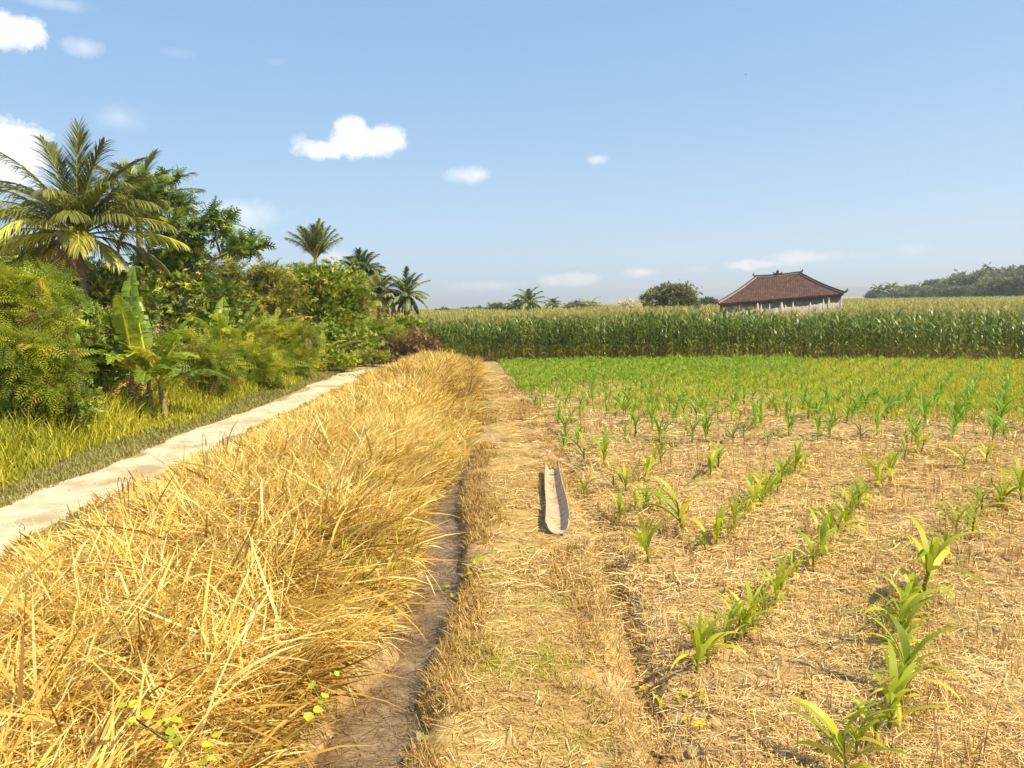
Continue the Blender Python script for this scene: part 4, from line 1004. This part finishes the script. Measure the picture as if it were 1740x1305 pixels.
# golden bank
mb = MB()
for (n, y0, y1, l0, l1, w0, w1, lift) in ((52000, 1.3, 5.5, .14, .42, .003, .011, .14), (50000, 5.5, 12, .18, .42, .006, .013, .15), (42000, 12, 26.5, .22, .46, .011, .02, .16), (4200, 1.3, 9, .4, .75, .008, .018, .15)):
    y = G.uniform(y0, y1, n); xe = ditch_x(y) - .25 - .08 * sstep(4.8, 3.4, y) + .40 * sstep(7.4, 9.5, y); x = xe - (4.45 + xe) * G.rand(n)
    ok = inview(x, y, 1.5) & (n2(x, y, 2.3, 50) > -5 + 4.6 * (x < -4.1)); x, y = x[ok], y[ok]; m = len(x)
    edgeR = sstep(-.95, -.2, x - ditch_x(y)); edgeL = sstep(-2.9, -4.1, x)
    flow = np.where(G.rand(m) < .85, G.uniform(0, 6.28, m), 0.9 + 1.6 * n2(x, y, .9, 51) + G.normal(0, .5, m))
    cx_ = np.floor(x / .24 + .3 * np.sin(y * 5)); cy_ = np.floor(y / (.24 + .012 * y0) + .3 * np.sin(x * 4)); hsh = lambda k: np.modf(np.abs(np.sin(cx_ * 127.1 + cy_ * 311.7 + k) * 43758.5))[0]
    flow = np.where(G.rand(m) < .55, hsh(1) * 6.28 + G.normal(0, .45, m), flow)
    flow = np.where(G.rand(m) < edgeR * .75, G.normal(-.25, .7, m), flow); flow = np.where(G.rand(m) < edgeL * .5, G.normal(3.0, .8, m), flow)
    tilt = np.clip(G.normal(1.12, .36, m), .15, 1.55) + .22 * (y < 6); bend = G.uniform(-.2, 1.0, m); tilt = np.minimum(tilt, 1.6)
    long_ = l0 > .4
    if long_: tilt = np.clip(G.normal(1.05, .25, m), .4, 1.45); flow = np.where(x < -1.4, G.normal(.75, 1.6, m), G.normal(-.6, .9, m))
    z = zg(x, y) + lift * G.rand(m) * (1 - .6 * edgeR) * (1 - .85 * edgeL)
    L_ = G.uniform(l0, l1, m) * (.8 + .45 * hsh(2)) * (1 - .6 * edgeL) * (1 - .25 * edgeR) * (1 + .12 * n2(x, y, 1.1, 52))
    brown = .22 * (n2(x, y, 4.0, 57) > .45) + np.exp(-((x + 1.15) / .4) ** 2) * (n2(x, y, 1.4, 53) > -.1) * .10 + .10 * (n2(x, y, .8, 54) > .35)
    tone = np.clip(.07 + G.beta(1.8, 1.5, m) + .22 * (hsh(3) - .5) - brown + (.12 if long_ else 0) - .10 * (y > 17), 0, 1)
    blades(mb, np.stack([x, y, z], 1), flow, tilt, bend, L_, w0 + (w1 * 1.25 - w0) * G.rand(m) ** 1.6, segs=4, roll=G.normal(0, .6, m), tone=tone, bpow=1.3)
tag(mb.build('golden_grass', M['gold']), 'thick bank of dry golden grass between the white track and the ditch', 'dry grass', kind='stuff')

mb = MB()
n = 5200; y = G.uniform(1.6, 12, n); x = ditch_x(y) - .2 - 2.4 * G.rand(n) ** 1.4; ok = n2(x, y, 1.5, 58) > .35; x, y = x[ok], y[ok]; m = len(x)
blades(mb, np.stack([x, y, zg(x, y) + .06], 1), G.uniform(0, 6.28, m), G.uniform(.3, 1.2, m), G.uniform(.1, 1, m), G.uniform(.16, .36, m), .004 + .008 * G.rand(m), segs=4, tone=G.rand(m))
tag(mb.build('green_blades', M['greengrass']), 'green blades growing through the dry golden bank', 'grass', kind='stuff')
# tall green grass and the short verge
mb = MB()
n = 52000; y = 4 + 26 * G.rand(n) ** .9; x = -6.05 - 4.2 * G.rand(n) ** 1.1 + .2 * np.sin(y)
ok = inview(x, y, 1.2); x, y = x[ok], y[ok]; m = len(x); hi = sstep(-5.9, -7.1, x + .25 * n2(x, y, 1.2, 60))
blades(mb, np.stack([x, y, zg(x, y)], 1), G.uniform(0, 6.28, m), G.uniform(.05, .5, m), G.uniform(.2, 1.3, m), (.16 + .50 * hi) * G.uniform(.6, 1.2, m), (.008 + .007 * y / 15) * G.uniform(.8, 1.5, m), segs=4, roll=G.normal(0, .5, m), tone=np.clip(G.beta(2.2, 2.2, m) + .15 * (1 - hi), 0, 1), bpow=1.4)
tag(mb.build('green_grass', M['greengrass']), 'tall green grass between the track verge and the thicket', 'grass', kind='stuff')
mb = MB()
n = 60000; y = 3.5 + 24 * G.rand(n); x = -6.65 + 1.2 * G.rand(n)
n3 = 9000; y = np.r_[y, 3 + 22 * G.rand(n3)]; x = np.r_[x, -4.45 + .35 * G.rand(n3)]
n4 = 5000; yy_ = 20 + 8 * G.rand(n4); y = np.r_[y, yy_]; x = np.r_[x, -6 + 3 * G.rand(n4)]
ok = inview(x, y, 1) & (n2(x, y, 2.4, 62) > np.where(x < -5.4, -1.4, -.1)); x, y = x[ok], y[ok]; m = len(x)
blades(mb, np.stack([x, y, zg(x, y)], 1), G.uniform(0, 6.28, m), G.uniform(.2, 1.2, m), G.uniform(.1, 1, m), G.uniform(.04, .12, m), .006 + .005 * y / 12, segs=2, prof=np.array([.8, 1, .1]), tone=G.rand(m))
tag(mb.build('verge_grass', M['verge']), 'short worn grass along both edges of the white track', 'grass', kind='stuff')

# straw litter, stubble, trampled grass on path
mb = MB()
for (n, y0, y1, l0, l1, w) in ((60000, 1.6, 5, .03, .13, .0035), (60000, 5, 10, .05, .17, .0055), (40000, 10, 24, .07, .2, .011)):
    y = G.uniform(y0, y1, n); x = (path_c(y) - .35) + G.rand(n) * (y * .76 + 1.9 - path_c(y))
    dens = sstep(-.1, .5, x - path_c(y) - .45) * .7 + .3
    ok = (G.rand(n) < dens * (.55 + .5 * (n2(x, y, 1.6, 64) > -.25))); x, y = x[ok], y[ok]; m = len(x)
    blades(mb, np.stack([x, y, zg(x, y) + G.uniform(.0, .03, m)], 1), G.uniform(0, 6.28, m), G.normal(1.50, .12, m), G.uniform(-.1, .25, m), G.uniform(l0, l1, m), w * G.uniform(.6, 1.5, m), segs=2, prof=np.array([.9, 1, .7]), roll=G.normal(0, .5, m), tone=np.clip(G.beta(2, 1.7, m) + .10 * (n2(x, y, .9, 65) > .5), 0, 1))
tag(mb.build('straw_litter', M['straw']), 'pale straw littered over the field soil', 'straw', kind='stuff')
mb = MB()
n = 11000; k = 2600; cy = 1.8 + 18 * G.rand(k) ** 1.4; cx = (path_c(cy) + .7) + G.rand(k) * (cy * .76 + .6); idx = G.randint(0, k, n)
x = cx[idx] + G.normal(0, .022, n); y = cy[idx] + G.normal(0, .022, n)
blades(mb, np.stack([x, y, zg(x, y)], 1), G.uniform(0, 6.28, n), np.abs(G.normal(.2, .22, n)), G.uniform(0, .6, n), G.uniform(.06, .17, n), .004 + .003 * y / 6, segs=2, prof=np.array([.9, 1, .3]), tone=G.beta(1.8, 2, n))
tag(mb.build('stubble', M['straw']), 'upright tufts of cut stubble in the field', 'stubble', kind='stuff')
mb = MB()
n = 110000; y = 1.5 + 21 * G.rand(n) ** 1.35; x = path_c(y) + G.normal(0, .36, n)
x = np.where(G.rand(n) < .07, ditch_x(y) + .22 + .2 * G.rand(n), x)
ok = (x > ditch_x(y) + .19) & (x < path_c(y) + .75) & (n2(x, y, 3.5, 66) + .35 * np.abs(x - path_c(y)) > -.15); x, y = x[ok], y[ok]; m = len(x)
e = np.abs(x - path_c(y)) + .16 * n2(x, y, 2.2, 67) + .1 * n2(x, y, 6, 68) > .38
blades(mb, np.stack([x, y, zg(x, y)], 1), G.uniform(0, 6.28, m), np.where(e, G.uniform(.3, 1.4, m), G.uniform(1.0, 1.55, m)), G.uniform(0, .5, m), np.where(e, G.uniform(.03, .10, m), G.uniform(.02, .07, m)), .0032 + .003 * y / 6, segs=2, prof=np.array([.9, 1, .2]), tone=np.clip(G.beta(2, 2.3, m), 0, 1))
tag(mb.build('path_grass', M['pathgrass']), 'dry trampled grass along the footpath and the ditch bank', 'grass', kind='stuff')
mb = MB()
n = 15000; y = 1.6 + 13 * G.rand(n) ** 1.2; x = ditch_x(y) + np.where(G.rand(n) < .3, G.normal(0, .10, n), np.where(G.rand(n) < .6, G.normal(-.24, .08, n), G.normal(.2, .06, n))); z = np.maximum(zg(x, y), mz(x, y)) + .004
blades(mb, np.stack([x, y, z], 1), G.uniform(0, 6.28, n), G.normal(1.45, .15, n), G.uniform(-.3, .5, n), G.uniform(.03, .16, n), .004 * G.uniform(.5, 1.4, n), segs=3, roll=G.normal(0, .6, n), tone=G.rand(n))
tag(mb.build('ditch_litter', M['brown']), 'dark broken stalks and roots lying in the muddy ditch', 'debris', kind='stuff')
# fresh green tufts on the path, and the yellow green ground cover of the far right field
mb = MB(); P = []
for (px, py, sx, sy, n) in ((830, 1125, 26, 22, 700), (935, 1130, 35, 20, 700), (845, 870, 18, 12, 250), (840, 700, 10, 8, 150), (825, 690, 8, 6, 200), (980, 1260, 40, 20, 200), (826, 632, 16, 8, 500), (812, 650, 8, 10, 300), (850, 980, 30, 16, 220)):
    for _ in range(n):
        g = gnd(px + G.normal(0, sx), py + G.normal(0, sy), 0); P.append((g.x, g.y))
P = np.array(P); x, y = P[:, 0], P[:, 1]; m = len(x)
blades(mb, np.stack([x, y, zg(x, y)], 1), G.uniform(0, 6.28, m), G.uniform(.3, 1.3, m), G.uniform(0, .8, m), G.uniform(.02, .06, m), .0035 + .002 * y / 6, segs=2, prof=np.array([.9, 1, .1]), tone=G.rand(m))
n = 130000; y = 10 + 17 * G.rand(n); x = y * .74 * G.rand(n) ** .75 + .4
ok = (n2(x, y, .55, 70) * .5 + .3 * n2(x, y, 1.8, 71) - 1.5 * sstep(15, 10, y) + (x / y - .32) * 2.4 + (y - 15) * .09 + G.normal(0, .3, n) > .12) & (y < wall_y(x)) & (x > path_c(y) + .7); x, y = x[ok], y[ok]; m = len(x)
blades(mb, np.stack([x, y, zg(x, y)], 1), G.uniform(0, 6.28, m), G.uniform(.1, 1.1, m), G.uniform(.1, 1.2, m), G.uniform(.07, .2, m), .007 + .007 * y / 14, segs=3, tone=G.beta(2, 2, m))
tag(mb.build('ground_cover', M['cover']), 'fine yellow green weeds over the far field and on the path', 'weeds', kind='stuff')

# clods along the furrow beside the path
mb = MB()
t_ = (1 + 5 ** .5) / 2
ico = np.array([(-1, t_, 0), (1, t_, 0), (-1, -t_, 0), (1, -t_, 0), (0, -1, t_), (0, 1, t_), (0, -1, -t_), (0, 1, -t_), (t_, 0, -1), (t_, 0, 1), (-t_, 0, -1), (-t_, 0, 1)]) / 1.9
icof = np.array([(0, 11, 5), (0, 5, 1), (0, 1, 7), (0, 7, 10), (0, 10, 11), (1, 5, 9), (5, 11, 4), (11, 10, 2), (10, 7, 6), (7, 1, 8), (3, 9, 4), (3, 4, 2), (3, 2, 6), (3, 6, 8), (3, 8, 9), (4, 9, 5), (2, 4, 11), (6, 2, 10), (8, 6, 7), (9, 8, 1)])
for v in range(6):
    tv = ico * (1 + .3 * G.uniform(-1, 1, (12, 1))) * np.array([1, .8, .6]); n = 500
    y = 1.7 + 14 * G.rand(n) ** 1.5; x = path_c(y) + .55 + np.abs(G.normal(0, .28, n)); 
    if v > 3: x = path_c(y) + .6 + G.rand(n) * (y * .7)
    D = G.normal(0, 1, (n, 3)); inst(mb, (tv, icof), frames(D, G.uniform(0, 6, n)), np.stack([x, y, zg(x, y) + .004], 1), G.uniform(.006, .024, n), .5)
tag(mb.build('clods', M['soil']), 'crumbled soil clods along the furrow beside the path', 'clods', kind='stuff')

mb = MB(); n = 1500; y = 3.5 + 18 * G.rand(n) ** 1.3; x = -4.9 + G.normal(0, .36, n); tv = ico * (1 + .25 * G.uniform(-1, 1, (12, 1))) * np.array([1, .8, .5])
inst(mb, (tv, icof), frames(G.normal(0, 1, (n, 3)), G.uniform(0, 6, n)), np.stack([x, y, zg(x, y) + .018], 1), .006 + .022 * G.rand(n) ** 3, .5)
tag(mb.build('stones', M['track']), 'small pale stones scattered over the white track', 'stones', kind='stuff')
# leafy vines creeping over the golden grass and the ditch bank
def heart(): return T_([(0, 0, 0), (.32, .1, .05), (.42, .4, .08), (0, 1, -.1), (-.42, .4, .08), (-.32, .1, .05), (0, .4, 0)], [(0, 1, 2, 6), (6, 2, 3, 3), (0, 6, 4, 5), (6, 3, 3, 4)])
HEART = (heart()[0], np.array([(0, 1, 2, 6), (0, 6, 4, 5)])); HEART3 = np.array([(6, 2, 3), (6, 3, 4)])
def weed(name, label, pts, size, mat, cat='weed', up=.06, z=None):
    """small creeping plant: leaves on short stalks at the given pixels, on a stem between them"""
    g = [gnd(px, py, (z if z is not None else 0)) for px, py in pts]
    for q in g: q.z = (zg1(q.x, q.y) if z is None else z)
    root = g[0].copy(); o = empty(name, root); tag(o, label, cat)
    mb = MB(); ms = MB(); P = []
    for q in g:
        for _ in range(3): P.append((q - root + Vector((G.normal(0, size * .5), G.normal(0, size * .5), up * G.uniform(.4, 1.4))))[:])
    P = np.array(P); D = G.normal(0, 1, (len(P), 3)) * np.array([1, 1, .25]); S = size * G.uniform(.7, 1.3, len(P)); tn = G.uniform(.45, .9, len(P)); Rm = frames(D, G.normal(0, .4, len(P)))
    # face the leaves up
    flip = Rm[:, 2, 2] < 0; Rm[flip, :, 2] *= -1; Rm[flip, :, 0] *= -1
    inst(mb, HEART, Rm, P, S, tn); inst(mb, (HEART[0], HEART3), Rm, P, S, tn)
    mb.build('leaves', mat, o)
    tube(ms, [(q - root + Vector((0, 0, up * .4))) for q in g] if len(g) > 1 else [(0, 0, 0), (0, .0, up)], .004, 4); ms.build('stem', M['maizestalk'], o)
weed('creeping_weed', 'bright green weed beside the ditch water, just below the trough level', [(775, 990), (785, 975), (795, 985), (802, 970)], .055, M['bright'], up=.06)
weed('creeping_weed', 'tiny green weed leaning over the ditch water left of the bright one', [(750, 1003), (760, 998)], .045, M['bright'], up=.02, z=-.12)
weed('creeping_weed', 'green vine patch hanging from the golden grass bank above the ditch', [(520, 1150), (535, 1180), (550, 1205), (530, 1230), (560, 1170)], .04, M['bright'], up=.05, z=.22)
weed('creeping_weed', 'green vine climbing through the golden grass at the bottom edge, left part', [(270, 1235), (290, 1250), (305, 1265), (230, 1240), (225, 1225), (312, 1290)], .042, M['bright'], up=.05, z=.42)
weed('creeping_weed', 'two green vine leaves low in the golden grass at the bottom edge', [(352, 1275), (360, 1295)], .045, M['bright'], up=.04, z=.40)
weed('creeping_weed', 'pale weed at the foot of the lowest plant of the middle row', [(1190, 1160), (1160, 1165), (1120, 1160)], .045, M['cover'], up=.03)
weed('creeping_weed', 'pale green weed on the ditch bank near the bottom edge', [(685, 1275), (720, 1240), (662, 1300)], .045, M['verge'], up=.03)
for (px, py, s, lb) in ((1188, 1240, .035, 'largest yellow flower in the soil near the bottom edge'), (1168, 1228, .024, 'small yellow flower left of the largest yellow flower'), (1100, 1032, .02, 'tiny yellow flower by the furrow below the lone spiky maize plant'), (1092, 1150, .026, 'pale yellow flower at the crumbling path edge')):
    g = gnd(px, py, -.04); root = Vector((g.x, g.y, zg1(g.x, g.y))); o = empty('yellow_flower', root); tag(o, lb, 'flower', 'yellow flowers by the path')
    mb = MB(); k = np.arange(5) * 1.257; D = np.stack([np.cos(k), np.sin(k), .35 + 0 * k], 1)
    inst(mb, (HEART[0], HEART[1]), frames(D, 0 * k), np.tile([0, 0, .05], (5, 1)), s, .6); inst(mb, (HEART[0], HEART3), frames(D, 0 * k), np.tile([0, 0, .05], (5, 1)), s, .6)
    mb.build('petals', M['yellow'], o); mb = MB(); tube(mb, [(0, 0, 0), (.004, 0, .03), (0, 0, .055)], .003, 5); mb.build('stem', M['maizestalk'], o)

# dark seed stalks standing out of the golden grass against the track
for (px, py, hp, lb, kk) in ((378, 775, 42, 'pair of dark drooping seed heads against the white track, farther right', 2), (212, 855, 45, 'dark drooping seed heads against the white track, nearer left', 3), (345, 770, 34, 'thin leaning seed stalk left of the farther seed heads', 1), (178, 890, 40, 'short dark seed stalk left of the nearer seed heads', 1), (36, 925, 36, 'dark seed stalk near the left edge against the track', 1)):
    d = 6.5 if py > 840 else 8.2; p = at(px, py, d); z0 = zg1(p.x, p.y); o = empty('seed_stalk', (p.x, p.y, z0)); tag(o, lb, 'seed stalk')
    top = p.z - z0 + hp * d / F_PX; mb = MB(); ms = MB()
    for k in range(kk):
        x0 = (k - (kk - 1) / 2) * .05; tube(ms, [(x0 * .3, 0, 0), (x0 * .6, 0, top * .5), (x0, 0, top * .9), (x0 + .02, 0, top), (x0 + .035, 0, top * .97), (x0 + .04, 0, top * .9)], [.005, .004, .003, .003, .003, .003], 4)
        tube(mb, [(x0 + .04, 0, top * .92), (x0 + .042, 0, top * .86), (x0 + .04, 0, top * .78), (x0 + .038, 0, top * .72)], [.002, .006, .005, .001], 5, rough=.5)
    ms.build('stem', M['darkwood'], o); mb.build('seed_head', M['darkwood'], o)

# ------------------------------------------------------------------ the trough: a long curved half pipe of pale sheath
def trough():
    P0 = gnd(945, 916, 0); P1 = gnd(941, 812, 0)
    o = empty('trough', (P0.x, P0.y, zg1(P0.x, P0.y))); tag(o, 'long pale half pipe trough lying open side up on the footpath', 'trough')
    n, mseg = 26, 16; ax = P1 - P0; Lg = ax.length; V = []; F = []
    px = [(948, 916), (945, 880), (941, 850), (940, 825), (940, 806)]
    gs = [gnd(a, b, 0) for a, b in px]
    def centre(t):
        f = t * (len(gs) - 1); k = min(int(f), len(gs) - 2); a = f - k; return gs[k].lerp(gs[k + 1], a)
    for layer in (0, 1):
        for i in range(n + 1):
            t = i / n; c = centre(t) - P0; wd = .118 * (1 - .28 * t) * (1 - .12 * math.exp(-t * 30)) - (.010 if layer else 0)
            hgt = .075 + .03 * t
            for j in range(mseg + 1):
                u = -1 + 2 * j / mseg; an = u * 1.5 + .18
                x = math.sin(an) * wd; z = (1 - math.cos(an)) * wd * .95
                endlift = .0; yy = c.y
                if i == 0: yy += (u * u) * .16 * (1 if u < 0 else .55)     # rounded scoop end
                if i == n: yy += (.20 if u > .55 else .06 if u < -.6 else -.06) * (abs(u) > .3)   # split far end
                V.append((c.x + x + .01 * math.sin(t * 5), yy, z + .014 + (.010 if layer else 0) + .02 * t))
    k = mseg + 1; off = (n + 1) * k
    for i in range(n):
        for j in range(mseg):
            a = i * k + j; F.append((a, a + 1, a + k + 1, a + k)); a += off; F.append((a, a + k, a + k + 1, a + 1))
        for j in (0, mseg):
            a = i * k + j; F.append((a, a + k, a + k + off, a + off))
    for i in (0, n):
        for j in range(mseg):
            a = i * k + j; F.append((a, a + off, a + off + 1, a + 1))
    mb = MB(); mb.add(np.array(V), np.array(F)); mb.build('shell', M['sheath'], o, smooth=True)
    mb = MB(); c = centre(.86) - P0; tube(mb, [(c.x - .075, c.y, .05), (c.x - .02, c.y - .01, .045), (c.x + .03, c.y, .05), (c.x + .07, c.y, .07)], .008, 6); mb.build('cross_stick', M['darkwood'], o)
trough()

# a far bird in the sky
bp_ = at(1267, 127, 90); o = empty('bird', bp_); tag(o, 'tiny dark bird high in the sky at the upper right', 'bird')
mb = MB(); tube(mb, [(-.12, 0, 0), (-.06, 0, .01), (0, 0, .015), (.07, 0, .01), (.11, 0, .0)], [.01, .035, .045, .03, .008], 7); b_ = mb.build('body', M['darkwood'], o)
for s in (1, -1):
    mb = MB(); mb.add(np.array([(.04, 0, .02), (-.04, 0, .02), (-.05, s * .14, .06), (.03, s * .16, .07), (-.06, s * .30, .03), (-.03, s * .31, .03)]), np.array([(0, 1, 2, 3), (3, 2, 4, 5)])); mb.build('wing', M['darkwood'], o)

# ------------------------------------------------------------------ the air
hz_m, hn, hl = newmat('haze')
ho = hn.new('ShaderNodeOutputMaterial'); hv = hn.new('ShaderNodeVolumePrincipled')
hv.inputs['Color'].default_value = (.97, .98, 1.0, 1); hv.inputs['Density'].default_value = .0005; hv.inputs['Anisotropy'].default_value = .2
hl.new(hv.outputs[0], ho.inputs['Volume'])
mb = MB(); bx = [(-6100, -60, -8), (6100, -60, -8), (6100, 9050, -8), (-6100, 9050, -8), (-6100, -60, 75), (6100, -60, 75), (6100, 9050, 75), (-6100, 9050, 75)]
mb.add(np.array(bx), np.array([(0, 3, 2, 1), (4, 5, 6, 7), (0, 1, 5, 4), (1, 2, 6, 5), (2, 3, 7, 6), (3, 0, 4, 7)]))
tag(mb.build('haze', hz_m), 'thin warm haze over the whole field', 'haze', kind='stuff')
